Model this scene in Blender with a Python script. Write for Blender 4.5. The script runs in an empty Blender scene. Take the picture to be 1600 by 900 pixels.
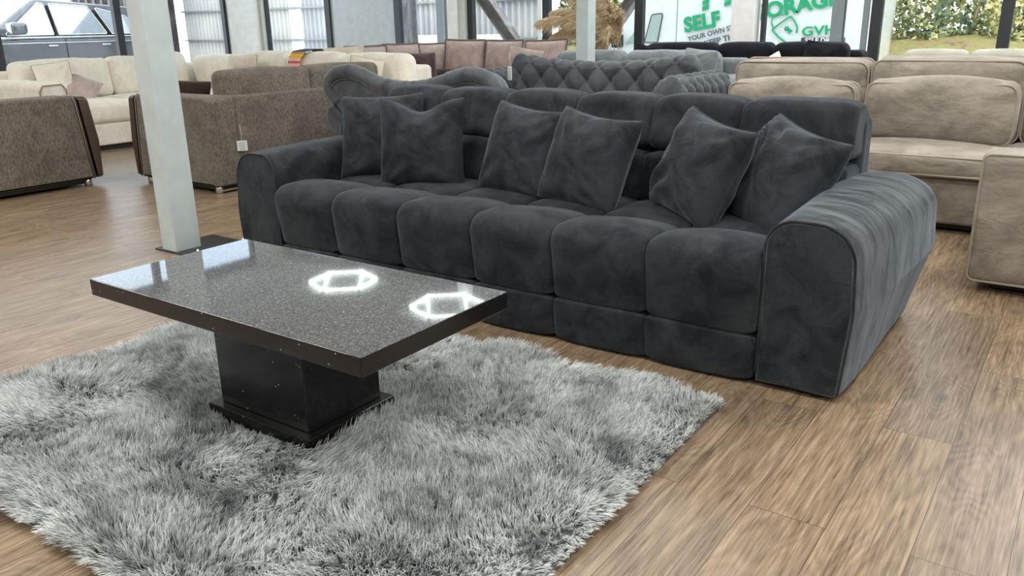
import bpy, bmesh, math, random
import numpy as np
from mathutils import Vector, Matrix, Euler
random.seed(7); RNG = np.random.default_rng(11)
scn = bpy.context.scene
COL = scn.collection
PI = math.pi

# ------------------------------------------------------------------ materials
def new_mat(name):
    m = bpy.data.materials.new(name); m.use_nodes = True
    nt = m.node_tree; nt.nodes.clear()
    out = nt.nodes.new('ShaderNodeOutputMaterial')
    b = nt.nodes.new('ShaderNodeBsdfPrincipled')
    nt.links.new(b.outputs[0], out.inputs[0])
    return m, nt, b, out
def N(nt, t, **kw):
    n = nt.nodes.new(t)
    for k, v in kw.items():
        if k.startswith('i_'):
            key = k[2:]
            n.inputs[int(key) if key.isdigit() else key.replace('_', ' ')].default_value = v
        else: setattr(n, k, v)
    return n
def ramp(nt, stops, fac=None):
    r = nt.nodes.new('ShaderNodeValToRGB')
    e = r.color_ramp.elements
    while len(e) < len(stops): e.new(0.5)
    for i, (p, c) in enumerate(stops):
        e[i].position = p; e[i].color = (c[0], c[1], c[2], 1)
    if fac is not None: nt.links.new(fac, r.inputs[0])
    return r
def bump(nt, b, h, strength=.3, dist=.005):
    bp = N(nt, 'ShaderNodeBump'); bp.inputs['Strength'].default_value = strength; bp.inputs['Distance'].default_value = dist
    nt.links.new(h, bp.inputs['Height']); nt.links.new(bp.outputs[0], b.inputs['Normal']); return bp
def plain(name, col, rough=.5, metal=0., spec=.5, emit=None, es=0., coat=0.):
    m, nt, b, o = new_mat(name)
    b.inputs['Base Color'].default_value = (*col, 1); b.inputs['Roughness'].default_value = rough
    b.inputs['Metallic'].default_value = metal; b.inputs['Specular IOR Level'].default_value = spec
    b.inputs['Coat Weight'].default_value = coat
    tc = N(nt, 'ShaderNodeTexCoord'); n = N(nt, 'ShaderNodeTexNoise', i_Scale=9.0, i_Detail=4.0)
    nt.links.new(tc.outputs['Object'], n.inputs['Vector'])
    r = ramp(nt, [(.3, [c * .93 for c in col]), (.7, [min(1, c * 1.05) for c in col])], n.outputs[0])
    nt.links.new(r.outputs[0], b.inputs['Base Color'])
    if emit: b.inputs['Emission Color'].default_value = (*emit, 1); b.inputs['Emission Strength'].default_value = es
    return m
def fabric(name, c0, c1, patch=(3, 3, 3), fine=350, sheen=.5, sheencol=(.6, .65, .7), rough=.85, bstr=.25, weave=.3, streak=(1, 1, 1), c2=None, bigbump=0.):
    """velvet / chenille: large soft patches of brushed pile plus fine thread noise"""
    m, nt, b, o = new_mat(name)
    tc = N(nt, 'ShaderNodeTexCoord')
    mp = N(nt, 'ShaderNodeMapping'); mp.inputs['Scale'].default_value = patch
    nt.links.new(tc.outputs['Object'], mp.inputs[0])
    n1 = N(nt, 'ShaderNodeTexNoise', i_Scale=1.0, i_Detail=6.0, i_Roughness=.62, i_Distortion=.6)
    nt.links.new(mp.outputs[0], n1.inputs['Vector'])
    mp2 = N(nt, 'ShaderNodeMapping'); mp2.inputs['Scale'].default_value = [fine * s for s in streak]
    nt.links.new(tc.outputs['Object'], mp2.inputs[0])
    n2 = N(nt, 'ShaderNodeTexNoise', i_Scale=1.0, i_Detail=3.0, i_Roughness=.7)
    nt.links.new(mp2.outputs[0], n2.inputs['Vector'])
    r = ramp(nt, [(.36, c0), (.64, c1)], n1.outputs[0])
    r2 = ramp(nt, [(.3, [max(.1, 1 - weave)] * 3), (.7, [1 + weave] * 3)], n2.outputs[0])
    mx = N(nt, 'ShaderNodeMix', data_type='RGBA', blend_type='MULTIPLY'); mx.inputs[0].default_value = 1
    nt.links.new(r.outputs[0], mx.inputs[6]); nt.links.new(r2.outputs[0], mx.inputs[7])
    nt.links.new(mx.outputs[2], b.inputs['Base Color'])
    b.inputs['Roughness'].default_value = rough; b.inputs['Specular IOR Level'].default_value = .15
    b.inputs['Sheen Weight'].default_value = sheen; b.inputs['Sheen Roughness'].default_value = .35
    b.inputs['Sheen Tint'].default_value = (*sheencol, 1)
    if bigbump:
        mpb = N(nt, 'ShaderNodeMapping'); mpb.inputs['Scale'].default_value = (9, 9, 16)
        nt.links.new(tc.outputs['Object'], mpb.inputs[0])
        n3 = N(nt, 'ShaderNodeTexNoise', i_Scale=1.0, i_Detail=4.0, i_Distortion=1.2); nt.links.new(mpb.outputs[0], n3.inputs['Vector'])
        b2 = N(nt, 'ShaderNodeBump'); b2.inputs['Strength'].default_value = bigbump; b2.inputs['Distance'].default_value = .02
        nt.links.new(n3.outputs[0], b2.inputs['Height'])
        bp = bump(nt, b, n2.outputs[0], bstr, .003); nt.links.new(b2.outputs[0], bp.inputs['Normal'])
    else: bump(nt, b, n2.outputs[0], bstr, .003)
    return m

M = {}
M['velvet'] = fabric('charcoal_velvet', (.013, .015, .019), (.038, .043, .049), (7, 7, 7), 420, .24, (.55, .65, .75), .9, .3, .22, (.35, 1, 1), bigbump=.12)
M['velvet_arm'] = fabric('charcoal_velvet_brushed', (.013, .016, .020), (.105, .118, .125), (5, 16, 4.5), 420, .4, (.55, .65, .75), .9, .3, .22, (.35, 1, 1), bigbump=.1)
M['velvet_pillow'] = fabric('charcoal_velvet_pillow', (.015, .018, .022), (.042, .048, .056), (8, 8, 8), 420, .38, (.55, .65, .75), .9, .3, .2, bigbump=.35)
M['plush'] = fabric('slate_plush', (.062, .068, .077), (.115, .127, .140), (5, 5, 5), 300, .6, (.7, .78, .85), .9, .3, .2, bigbump=.15)
M['plush2'] = fabric('mid_grey_chenille', (.13, .145, .155), (.22, .24, .25), (5, 5, 5), 200, .5, (.8, .88, .9), .9, .4, .3)
M['black'] = fabric('black_fabric', (.006, .007, .010), (.012, .013, .017), (5, 5, 5), 300, .15, (.5, .5, .6), .9, .3, .2)
M['brown'] = fabric('brown_chenille', (.125, .112, .092), (.175, .158, .132), (6, 6, 6), 70, .25, (.7, .65, .6), .95, .85, .6, (2.6, 2.6, .6))
M['beige'] = fabric('beige_velvet', (.20, .178, .148), (.375, .338, .292), (4, 4, 9), 300, .4, (.9, .85, .8), .85, .3, .15, bigbump=.35)
M['beige_piping'] = plain('beige_piping', (.36, .32, .265), .8, spec=.2)
M['cream'] = fabric('cream_boucle', (.76, .72, .62), (.88, .85, .76), (5, 5, 5), 160, .3, (1, 1, .95), .95, .5, .12, bigbump=.35)
M['cream_dark'] = plain('dark_plinth', (.02, .018, .016), .6)
M['mauve'] = fabric('mauve_fabric', (.36, .28, .255), (.50, .405, .375), (5, 5, 5), 160, .4, (.9, .8, .8), .9, .4, .2, bigbump=.3)
M['mauve_trim'] = fabric('mauve_border', (.15, .115, .10), (.20, .155, .14), (5, 5, 5), 160, .3, (.8, .7, .7), .9, .4, .2)
M['plum'] = fabric('plum_velvet', (.05, .036, .036), (.10, .075, .075), (5, 5, 5), 160, .5, (.8, .7, .7), .9, .4, .2)
M['pinkish'] = fabric('pinkish_fabric', (.42, .34, .32), (.55, .46, .43), (6, 6, 6), 160, .4, (.9, .8, .8), .9, .4, .2, bigbump=.3)
M['bone'] = fabric('bone_fabric', (.62, .56, .46), (.74, .68, .58), (5, 5, 5), 160, .3, (1, 1, 1), .9, .4, .1, bigbump=.3)
M['pale_green'] = fabric('pale_sage_fabric', (.40, .41, .35), (.5, .51, .44), (5, 5, 5), 160, .3, (1, 1, 1), .9, .4, .12)
M['darkbrown'] = fabric('dark_brown_velvet', (.022, .014, .010), (.04, .027, .02), (5, 5, 5), 160, .4, (.6, .5, .4), .9, .4, .2, bigbump=.3)
M['leather'] = plain('brown_leather', (.075, .052, .038), .42, spec=.5)
M['leather_light'] = plain('tan_piping', (.22, .19, .15), .6)
M['chrome'] = plain('chrome', (.75, .75, .76), .15, 1.0)
M['blackplastic'] = plain('black_plastic', (.012, .012, .013), .4)
M['white_paint'] = plain('white_painted_steel', (.50, .575, .58), .45)
M['wall'] = plain('grey_wall', (.30, .30, .29), .7)  # walls out of view, darkened to grey to cut bounced fill light
M['ceil'] = plain('white_ceiling', (.80, .80, .80), .8)
M['frame'] = plain('anthracite_frame', (.028, .032, .040), .4)
M['white_frame'] = plain('white_column_paint', (.90, .91, .89), .5)
M['stone_frame'] = plain('grey_green_trim', (.62, .63, .58), .6)
M['panel'] = plain('pale_grey_panel', (.50, .54, .56), .25)
M['tagpaper'] = plain('white_tag_paper', (.75, .77, .75), .6)
M['taggreen'] = plain('green_tag_print', (.12, .35, .28), .6)
M['steel_dark'] = plain('dark_floor_plate', (.045, .047, .05), .35, .6)
M['vanwhite'] = plain('white_van_paint', (.82, .84, .84), .25, coat=.5)
M['green'] = plain('green_vinyl', (.012, .36, .16), .4)
M['greytext'] = plain('grey_vinyl', (.12, .13, .14), .4)
M['whitetext'] = plain('white_vinyl', (.8, .8, .8), .4)
M['blacktext'] = plain('black_vinyl', (.05, .05, .055), .4)
M['carbody'] = plain('dark_car_paint', (.12, .125, .14), .12, .6, coat=1.0)
M['carglass'] = plain('car_glass', (.42, .46, .52), .03, .7, coat=1.0)  # pale base colour stands in for bright sky reflected in the panes
M['vanglass'] = plain('pale_van_glass', (.42, .52, .48), .05, coat=1.)
M['carchrome'] = plain('car_trim', (.65, .66, .68), .12, 1.0)
M['rubber'] = plain('tyre_rubber', (.02, .02, .02), .8)
M['pampas'] = fabric('pampas_plume', (.66, .50, .31), (.88, .75, .54), (10, 10, 10), 80, .3, (1, .9, .8), .9, .1, .15)
M['stem'] = plain('dry_stem', (.42, .33, .2), .8)
M['ceramic'] = plain('white_ceramic', (.7, .7, .68), .3)
M['steelpost'] = fabric('rusty_galvanised_steel', (.16, .12, .11), (.34, .33, .34), (6, 6, 3), 60, 0, (1, 1, 1), .7, .1, .2)
M['greypost'] = plain('galvanised_steel', (.30, .31, .33), .5, .3)
M['shed'] = fabric('dark_timber_shed', (.035, .028, .032), (.12, .10, .11), (3, 3, 1), 40, 0, (1, 1, 1), .8, .1, .3)
M['bulb'] = plain('led_tube', (.9, .95, .95), .5, emit=(.86, 1.0, .96), es=13.)
M['lamp_body'] = plain('white_lamp_housing', (.8, .8, .8), .5)

def glass_mat():
    m = bpy.data.materials.new('window_glass'); m.use_nodes = True; nt = m.node_tree; nt.nodes.clear()
    o = nt.nodes.new('ShaderNodeOutputMaterial'); t = N(nt, 'ShaderNodeBsdfTransparent'); g = N(nt, 'ShaderNodeBsdfGlossy')
    t.inputs[0].default_value = (.93, .96, .95, 1); g.inputs['Roughness'].default_value = .0
    fr = N(nt, 'ShaderNodeFresnel'); fr.inputs[0].default_value = 1.45
    gm = N(nt, 'ShaderNodeNewGeometry'); iv = N(nt, 'ShaderNodeMath', operation='SUBTRACT'); iv.inputs[0].default_value = 1; nt.links.new(gm.outputs['Backfacing'], iv.inputs[1])
    fm = N(nt, 'ShaderNodeMath', operation='MULTIPLY'); nt.links.new(fr.outputs[0], fm.inputs[0]); nt.links.new(iv.outputs[0], fm.inputs[1])
    mx = N(nt, 'ShaderNodeMixShader'); nt.links.new(fm.outputs[0], mx.inputs[0]); nt.links.new(t.outputs[0], mx.inputs[1]); nt.links.new(g.outputs[0], mx.inputs[2])
    nt.links.new(mx.outputs[0], o.inputs[0]); return m
M['glass'] = glass_mat()

def quartz(name, speck=.5, rough=.1, grain=1.0, ior=1.68, coat=.35):
    m, nt, b, o = new_mat(name)
    tc = N(nt, 'ShaderNodeTexCoord')
    v = N(nt, 'ShaderNodeTexVoronoi', i_Scale=300.0); nt.links.new(tc.outputs['Object'], v.inputs['Vector'])
    r = ramp(nt, [(.0, (.005, .005, .006)), (.45, (.010, .010, .011)), (.6, (.03 * grain, .03 * grain, .031 * grain)), (.8, (.10 * grain, .10 * grain, .102 * grain))], v.outputs['Color'])
    v2 = N(nt, 'ShaderNodeTexVoronoi', i_Scale=70.0); nt.links.new(tc.outputs['Object'], v2.inputs['Vector'])
    sep = N(nt, 'ShaderNodeSeparateColor'); nt.links.new(v2.outputs['Color'], sep.inputs[0])
    gt = N(nt, 'ShaderNodeMath', operation='GREATER_THAN'); nt.links.new(sep.outputs[0], gt.inputs[0]); gt.inputs[1].default_value = .86
    lt = N(nt, 'ShaderNodeMath', operation='LESS_THAN'); nt.links.new(v2.outputs['Distance'], lt.inputs[0]); lt.inputs[1].default_value = .13
    mu = N(nt, 'ShaderNodeMath', operation='MULTIPLY'); nt.links.new(gt.outputs[0], mu.inputs[0]); nt.links.new(lt.outputs[0], mu.inputs[1])
    mx = N(nt, 'ShaderNodeMix', data_type='RGBA'); nt.links.new(mu.outputs[0], mx.inputs[0]); nt.links.new(r.outputs[0], mx.inputs[6]); mx.inputs[7].default_value = (speck, speck, speck, 1)
    nt.links.new(mx.outputs[2], b.inputs['Base Color'])
    rr = N(nt, 'ShaderNodeMapRange'); nt.links.new(v.outputs['Distance'], rr.inputs[0]); rr.inputs[3].default_value = rough; rr.inputs[4].default_value = rough * 2.2
    nt.links.new(rr.outputs[0], b.inputs['Roughness'])
    b.inputs['IOR'].default_value = ior; b.inputs['Coat Weight'].default_value = coat; b.inputs['Coat Roughness'].default_value = .035; b.inputs['Coat IOR'].default_value = 1.5
    return m
M['quartz_top'] = quartz('black_quartz_polished', .7, .28, 1.5, 1.5, .9)
M['quartz'] = quartz('black_quartz', .6, .10, .15, 1.40, .1)  # darker copy of the same stone, shade of upright faces put into its colour

def floor_mat():
    m, nt, b, o = new_mat('oak_laminate')
    L = nt.links.new
    tc = N(nt, 'ShaderNodeTexCoord'); sp = N(nt, 'ShaderNodeSeparateXYZ'); L(tc.outputs['Object'], sp.inputs[0])
    ax = N(nt, 'ShaderNodeMath', operation='ADD'); L(sp.outputs[0], ax.inputs[0]); ax.inputs[1].default_value = .05 + .186 * 200
    ay = N(nt, 'ShaderNodeMath', operation='ADD'); L(sp.outputs[1], ay.inputs[0]); ay.inputs[1].default_value = -1.6 + 1.23 * 40
    cb = N(nt, 'ShaderNodeCombineXYZ'); L(ay.outputs[0], cb.inputs[0]); L(ax.outputs[0], cb.inputs[1])
    br = N(nt, 'ShaderNodeTexBrick', offset=.5, offset_frequency=2, squash=1.0)
    br.inputs['Color1'].default_value = (0, 0, 0, 1); br.inputs['Color2'].default_value = (1, 1, 1, 1); br.inputs['Mortar'].default_value = (.5, .5, .5, 1)
    br.inputs['Scale'].default_value = 1; br.inputs['Brick Width'].default_value = 1.23; br.inputs['Row Height'].default_value = .186
    br.inputs['Mortar Size'].default_value = .0011; br.inputs['Mortar Smooth'].default_value = .25
    L(cb.outputs[0], br.inputs['Vector'])
    rnd = N(nt, 'ShaderNodeSeparateColor'); L(br.outputs['Color'], rnd.inputs[0])
    off = N(nt, 'ShaderNodeMath', operation='MULTIPLY'); L(rnd.outputs[0], off.inputs[0]); off.inputs[1].default_value = 37.
    def vec(sx, sy, zoff=0):
        c = N(nt, 'ShaderNodeCombineXYZ')
        a = N(nt, 'ShaderNodeMath', operation='MULTIPLY'); L(sp.outputs[0], a.inputs[0]); a.inputs[1].default_value = sx
        d = N(nt, 'ShaderNodeMath', operation='MULTIPLY'); L(sp.outputs[1], d.inputs[0]); d.inputs[1].default_value = sy
        e = N(nt, 'ShaderNodeMath', operation='ADD'); L(off.outputs[0], e.inputs[0]); e.inputs[1].default_value = zoff
        L(a.outputs[0], c.inputs[0]); L(d.outputs[0], c.inputs[1]); L(e.outputs[0], c.inputs[2]); return c
    # knots
    kv = N(nt, 'ShaderNodeTexVoronoi', i_Scale=1.0); kv.inputs['Randomness'].default_value = .9
    c = vec(4.3, 2.0); L(c.outputs[0], kv.inputs['Vector'])
    kr = N(nt, 'ShaderNodeMapRange'); L(kv.outputs['Distance'], kr.inputs[0]); kr.inputs[1].default_value = .02; kr.inputs[2].default_value = .62; kr.inputs[3].default_value = 1; kr.inputs[4].default_value = 0
    kp = N(nt, 'ShaderNodeMath', operation='POWER'); L(kr.outputs[0], kp.inputs[0]); kp.inputs[1].default_value = 2.2
    # cathedral rings: contour lines of a stretched noise, pulled up around the knots
    n1 = N(nt, 'ShaderNodeTexNoise', i_Scale=1.0, i_Detail=2.5, i_Roughness=.5); c = vec(5.0, .9, 5); L(c.outputs[0], n1.inputs['Vector'])
    ad = N(nt, 'ShaderNodeMath', operation='MULTIPLY_ADD'); L(kp.outputs[0], ad.inputs[0]); ad.inputs[1].default_value = .36; L(n1.outputs[0], ad.inputs[2])
    ml = N(nt, 'ShaderNodeMath', operation='MULTIPLY'); L(ad.outputs[0], ml.inputs[0]); ml.inputs[1].default_value = 125.
    sn = N(nt, 'ShaderNodeMath', operation='SINE'); L(ml.outputs[0], sn.inputs[0])
    # long fine fibres
    n2 = N(nt, 'ShaderNodeTexNoise', i_Scale=1.0, i_Detail=6.0, i_Roughness=.7, i_Distortion=.3); c = vec(150., 5.0, 9); L(c.outputs[0], n2.inputs['Vector'])
    n3 = N(nt, 'ShaderNodeTexNoise', i_Scale=1.0, i_Detail=5.0, i_Roughness=.65); c = vec(22., 3.2, 15); L(c.outputs[0], n3.inputs['Vector'])
    s1 = N(nt, 'ShaderNodeMath', operation='MULTIPLY_ADD'); L(sn.outputs[0], s1.inputs[0]); s1.inputs[1].default_value = .036; h3 = N(nt, 'ShaderNodeMath', operation='MULTIPLY_ADD'); L(n3.outputs[0], h3.inputs[0]); h3.inputs[1].default_value = .48; h3.inputs[2].default_value = .26; L(h3.outputs[0], s1.inputs[2])
    s2 = N(nt, 'ShaderNodeMath', operation='MULTIPLY_ADD'); L(n2.outputs[0], s2.inputs[0]); s2.inputs[1].default_value = 1.0; L(s1.outputs[0], s2.inputs[2])
    s3 = N(nt, 'ShaderNodeMath', operation='SUBTRACT'); L(s2.outputs[0], s3.inputs[0]); s3.inputs[1].default_value = .50
    r = ramp(nt, [(.28, (.075, .052, .032)), (.42, (.175, .126, .080)), (.54, (.25, .184, .119)), (.70, (.36, .28, .19))], s3.outputs[0])
    # knot darkening
    kd = N(nt, 'ShaderNodeMapRange'); L(kv.outputs['Distance'], kd.inputs[0]); kd.inputs[1].default_value = .03; kd.inputs[2].default_value = .11; kd.inputs[3].default_value = .75; kd.inputs[4].default_value = 0
    mk = N(nt, 'ShaderNodeMix', data_type='RGBA'); L(kd.outputs[0], mk.inputs[0]); L(r.outputs[0], mk.inputs[6]); mk.inputs[7].default_value = (.085, .07, .058, 1)
    # plank tint and joints
    pt = ramp(nt, [(0, (.88, .88, .90)), (1, (1.08, 1.05, 1.0))], rnd.outputs[0])
    mt = N(nt, 'ShaderNodeMix', data_type='RGBA', blend_type='MULTIPLY'); mt.inputs[0].default_value = 1; L(mk.outputs[2], mt.inputs[6]); L(pt.outputs[0], mt.inputs[7])
    mj = N(nt, 'ShaderNodeMix', data_type='RGBA'); L(br.outputs['Fac'], mj.inputs[0]); L(mt.outputs[2], mj.inputs[6]); mj.inputs[7].default_value = (.05, .035, .025, 1)
    L(mj.outputs[2], b.inputs['Base Color'])
    b.inputs['Roughness'].default_value = .42; b.inputs['Specular IOR Level'].default_value = .5
    rr = N(nt, 'ShaderNodeMapRange'); L(n2.outputs[0], rr.inputs[0]); rr.inputs[3].default_value = .27; rr.inputs[4].default_value = .42; L(rr.outputs[0], b.inputs['Roughness'])
    hs = N(nt, 'ShaderNodeMath', operation='SUBTRACT'); L(s3.outputs[0], hs.inputs[0]); L(br.outputs['Fac'], hs.inputs[1])
    bump(nt, b, hs.outputs[0], .22, .0015)
    return m
M['floor'] = floor_mat()

def corrugated():
    m, nt, b, o = new_mat('corrugated_sheet'); L = nt.links.new
    tc = N(nt, 'ShaderNodeTexCoord'); n = N(nt, 'ShaderNodeTexNoise', i_Scale=.8, i_Detail=3.0); L(tc.outputs['Object'], n.inputs['Vector'])
    r = ramp(nt, [(.35, (.42, .42, .44)), (.65, (.62, .60, .57))], n.outputs[0]); L(r.outputs[0], b.inputs['Base Color']); b.inputs['Roughness'].default_value = .6
    return m
M['corr'] = corrugated()
def ground_mat(name, stops, scale):
    m, nt, b, o = new_mat(name); L = nt.links.new
    tc = N(nt, 'ShaderNodeTexCoord'); n = N(nt, 'ShaderNodeTexNoise', i_Scale=scale, i_Detail=8.0, i_Roughness=.75); L(tc.outputs['Object'], n.inputs['Vector'])
    r = ramp(nt, stops, n.outputs[0]); L(r.outputs[0], b.inputs['Base Color']); b.inputs['Roughness'].default_value = .9
    bump(nt, b, n.outputs[0], .5, .05); return m
M['concrete'] = ground_mat('pale_concrete', [(.3, (.5, .5, .49)), (.7, (.66, .66, .64))], 2.)
M['bank'] = ground_mat('leaf_strewn_bank', [(.38, (.20, .13, .07)), (.47, (.42, .30, .16)), (.56, (.30, .32, .08)), (.66, (.60, .48, .26))], 6.)
def leaf_mat(name, stops, scale=1.3):
    m, nt, b, o = new_mat(name); L = nt.links.new
    g = N(nt, 'ShaderNodeNewGeometry'); tc = N(nt, 'ShaderNodeTexCoord')
    n = N(nt, 'ShaderNodeTexNoise', i_Scale=scale, i_Detail=3.0); L(tc.outputs['Object'], n.inputs['Vector'])
    a = N(nt, 'ShaderNodeMath', operation='MULTIPLY_ADD'); L(g.outputs['Random Per Island'], a.inputs[0]); a.inputs[1].default_value = .45; L(n.outputs[0], a.inputs[2])
    s = N(nt, 'ShaderNodeMath', operation='SUBTRACT'); L(a.outputs[0], s.inputs[0]); s.inputs[1].default_value = .22
    r = ramp(nt, stops, s.outputs[0]); L(r.outputs[0], b.inputs['Base Color']); b.inputs['Roughness'].default_value = .6
    b.inputs['Subsurface Weight'].default_value = 0
    return m
M['leaf'] = leaf_mat('hedge_leaves', [(.28, (.12, .19, .13)), (.42, (.28, .36, .20)), (.55, (.56, .58, .26)), (.70, (.85, .75, .38))])
def rug_mat():
    m, nt, b, o = new_mat('silver_pile'); L = nt.links.new
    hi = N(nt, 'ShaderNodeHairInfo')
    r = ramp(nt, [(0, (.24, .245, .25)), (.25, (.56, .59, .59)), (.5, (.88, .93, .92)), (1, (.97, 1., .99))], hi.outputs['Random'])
    r2 = ramp(nt, [(0, (.30, .30, .32)), (.55, (1, 1, 1))], hi.outputs['Intercept'])  # roots painted darker to deepen the shade in the gaps between strands
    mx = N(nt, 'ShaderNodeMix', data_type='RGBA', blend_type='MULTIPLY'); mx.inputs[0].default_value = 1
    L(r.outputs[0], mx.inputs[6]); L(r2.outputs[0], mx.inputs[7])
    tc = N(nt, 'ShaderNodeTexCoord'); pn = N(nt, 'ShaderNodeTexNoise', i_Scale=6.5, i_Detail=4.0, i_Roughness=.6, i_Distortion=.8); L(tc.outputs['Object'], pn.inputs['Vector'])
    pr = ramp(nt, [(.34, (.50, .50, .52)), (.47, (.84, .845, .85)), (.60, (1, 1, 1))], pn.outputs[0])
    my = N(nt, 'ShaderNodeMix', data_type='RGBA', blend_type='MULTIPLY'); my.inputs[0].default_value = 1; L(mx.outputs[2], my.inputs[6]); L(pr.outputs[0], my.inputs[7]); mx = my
    L(mx.outputs[2], b.inputs['Base Color'])
    b.inputs['Roughness'].default_value = .35; b.inputs['Specular IOR Level'].default_value = .9
    tr = N(nt, 'ShaderNodeBsdfTranslucent'); L(mx.outputs[2], tr.inputs[0]); ms = N(nt, 'ShaderNodeMixShader'); ms.inputs[0].default_value = .18
    L(b.outputs[0], ms.inputs[1]); L(tr.outputs[0], ms.inputs[2]); L(ms.outputs[0], o.inputs[0])
    return m
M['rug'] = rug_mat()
M['rugback'] = plain('rug_backing', (.12, .125, .13), .9)

# ------------------------------------------------------------------ object helpers
def link(name, me, mat, parent=None, loc=None, rot=None):
    o = bpy.data.objects.new(name, me); COL.objects.link(o)
    if mat is not None and hasattr(me, 'materials'): me.materials.append(mat)
    if parent is not None: o.parent = parent
    if loc is not None: o.location = loc
    if rot is not None: o.rotation_euler = rot
    return o
def mesh(name, V, F, mat, parent=None, smooth=True, loc=None, rot=None, weld=0.):
    me = bpy.data.meshes.new(name); me.from_pydata([tuple(map(float, v)) for v in V], [], F)
    if weld:
        bm = bmesh.new(); bm.from_mesh(me); bmesh.ops.remove_doubles(bm, verts=bm.verts, dist=weld)
        bmesh.ops.recalc_face_normals(bm, faces=bm.faces); bm.to_mesh(me); bm.free()
    if smooth: me.polygons.foreach_set('use_smooth', [True] * len(me.polygons))
    return link(name, me, mat, parent, loc, rot)
def tag(o, label, cat, group=None):
    o['label'] = label; o['category'] = cat
    if group: o['group'] = group
    return o
def thing(name, label, cat, loc=(0, 0, 0), rz=0., group=None, rot=None):
    o = bpy.data.objects.new(name, None); COL.objects.link(o); o.location = loc
    o.rotation_euler = rot if rot else (0, 0, rz); o.empty_display_size = .1
    return tag(o, label, cat, group)
def struct(o): o['kind'] = 'structure'; return o
def copy_tree(src, parent=None):
    c = src.copy(); COL.objects.link(c); c.parent = parent
    for ch in list(src.children): copy_tree(ch, c)
    return c

def wob(P, amp, freq, seed):
    r = np.random.default_rng(seed); out = np.zeros_like(P)
    for k in range(6):
        d = r.normal(size=3); d /= np.linalg.norm(d); f = freq * r.uniform(.6, 1.9); ph = r.uniform(0, 6.28)
        v = r.normal(size=3); v /= np.linalg.norm(v)
        out += np.outer(np.sin(P @ d * f + ph), v) * amp / 2.2 / (f / freq)
    return out
def rbox_data(size, r=.03, puff=(0, 0, 0), n=12, wa=0., wf=10., seed=0):
    """closed box with rounded edges of radius r; each face swells by puff in its own axis"""
    h = np.array(size) / 2.; r = min(r, h.min() * .98)
    # parameter values denser at the edges
    def params(hh):
        k = 5; a = np.sin(np.linspace(-PI / 2, PI / 2, 2 * k + 1)) * r
        edge = r * (1 - np.cos(np.linspace(0, PI / 2, k))) if False else None
        th = np.linspace(0, PI / 4, 4); e = r * np.tan(th)          # radial projection samples
        inner = hh - r
        left = -(inner + e[::-1]); right = inner + e
        mid = np.linspace(-inner, inner, n + 2)[1:-1] if inner > 1e-6 else np.array([])
        return np.concatenate([left, mid, right])
    V = []; F = []; base = 0
    for ax in range(3):
        i, j = [(1, 2), (2, 0), (0, 1)][ax]
        A, B = params(h[i]), params(h[j])
        for s in (-1, 1):
            P = np.zeros((len(A), len(B), 3)); P[..., ax] = s * h[ax]; P[..., i] = A[:, None]; P[..., j] = B[None, :]
            inner = np.clip(P, -(h - r), h - r); d = P - inner; L_ = np.linalg.norm(d, axis=-1, keepdims=True)
            Q = inner + d / np.maximum(L_, 1e-9) * r
            V.append(Q.reshape(-1, 3)); na, nb = len(A), len(B)
            for a in range(na - 1):
                for b in range(nb - 1):
                    q = [base + a * nb + b, base + (a + 1) * nb + b, base + (a + 1) * nb + b + 1, base + a * nb + b + 1]
                    F.append(q if s > 0 else q[::-1])
            base += na * nb
    V = np.concatenate(V); U = V / h
    D = np.zeros_like(V)
    for k in range(3):
        i, j = [(1, 2), (2, 0), (0, 1)][k]
        D[:, k] = puff[k] * U[:, k] * np.clip(1 - U[:, i] ** 2, 0, 1) ** .8 * np.clip(1 - U[:, j] ** 2, 0, 1) ** .8
    V = V + D
    if wa: V = V + wob(V, wa, wf, seed)
    return V, F
def rbox(name, lo, hi, mat, parent=None, r=.03, puff=(0, 0, 0), n=8, wa=0., wf=10., seed=None, rot=None, fn=None, origin=None):
    lo, hi = np.array(lo, float), np.array(hi, float); c = (lo + hi) / 2
    V, F = rbox_data(hi - lo, r, puff, n, wa, wf, seed if seed is not None else random.randrange(9999))
    if fn is not None: V = fn(V)
    return mesh(name, V, F, mat, parent, True, loc=tuple(c), rot=rot, weld=1e-5)
def box(name, lo, hi, mat, parent=None, bev=.004):
    o = rbox(name, lo, hi, mat, parent, r=bev, n=1)
    o.data.polygons.foreach_set('use_smooth', [False] * len(o.data.polygons)); return o
def rounded_poly(pts, seg=6):
    """pts = [(x, y, radius)] CCW"""
    out = []; n = len(pts)
    for i in range(n):
        p = np.array(pts[i][:2]); a = np.array(pts[i - 1][:2]); b = np.array(pts[(i + 1) % n][:2]); r = pts[i][2]
        u = (a - p) / np.linalg.norm(a - p); v = (b - p) / np.linalg.norm(b - p)
        if r <= 0: out.append(p); continue
        ang = math.acos(np.clip(u @ v, -1, 1)); t = r / math.tan(ang / 2); t = min(t, np.linalg.norm(a - p) * .49, np.linalg.norm(b - p) * .49); rr = t * math.tan(ang / 2)
        c = p + (u + v) / np.linalg.norm(u + v) * rr / math.sin(ang / 2)
        s, e = p + u * t - c, p + v * t - c; a0 = math.atan2(s[1], s[0]); a1 = math.atan2(e[1], e[0]); d = (a1 - a0 + PI) % (2 * PI) - PI
        for k in range(seg + 1):
            th = a0 + d * k / seg; out.append(c + rr * np.array([math.cos(th), math.sin(th)]))
    return np.array(out)
def densify(P, step):
    out = []
    for i in range(len(P)):
        a, b = P[i], P[(i + 1) % len(P)]; k = max(1, int(np.linalg.norm(b - a) / step))
        for j in range(k): out.append(a + (b - a) * j / k)
    return np.array(out)
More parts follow.
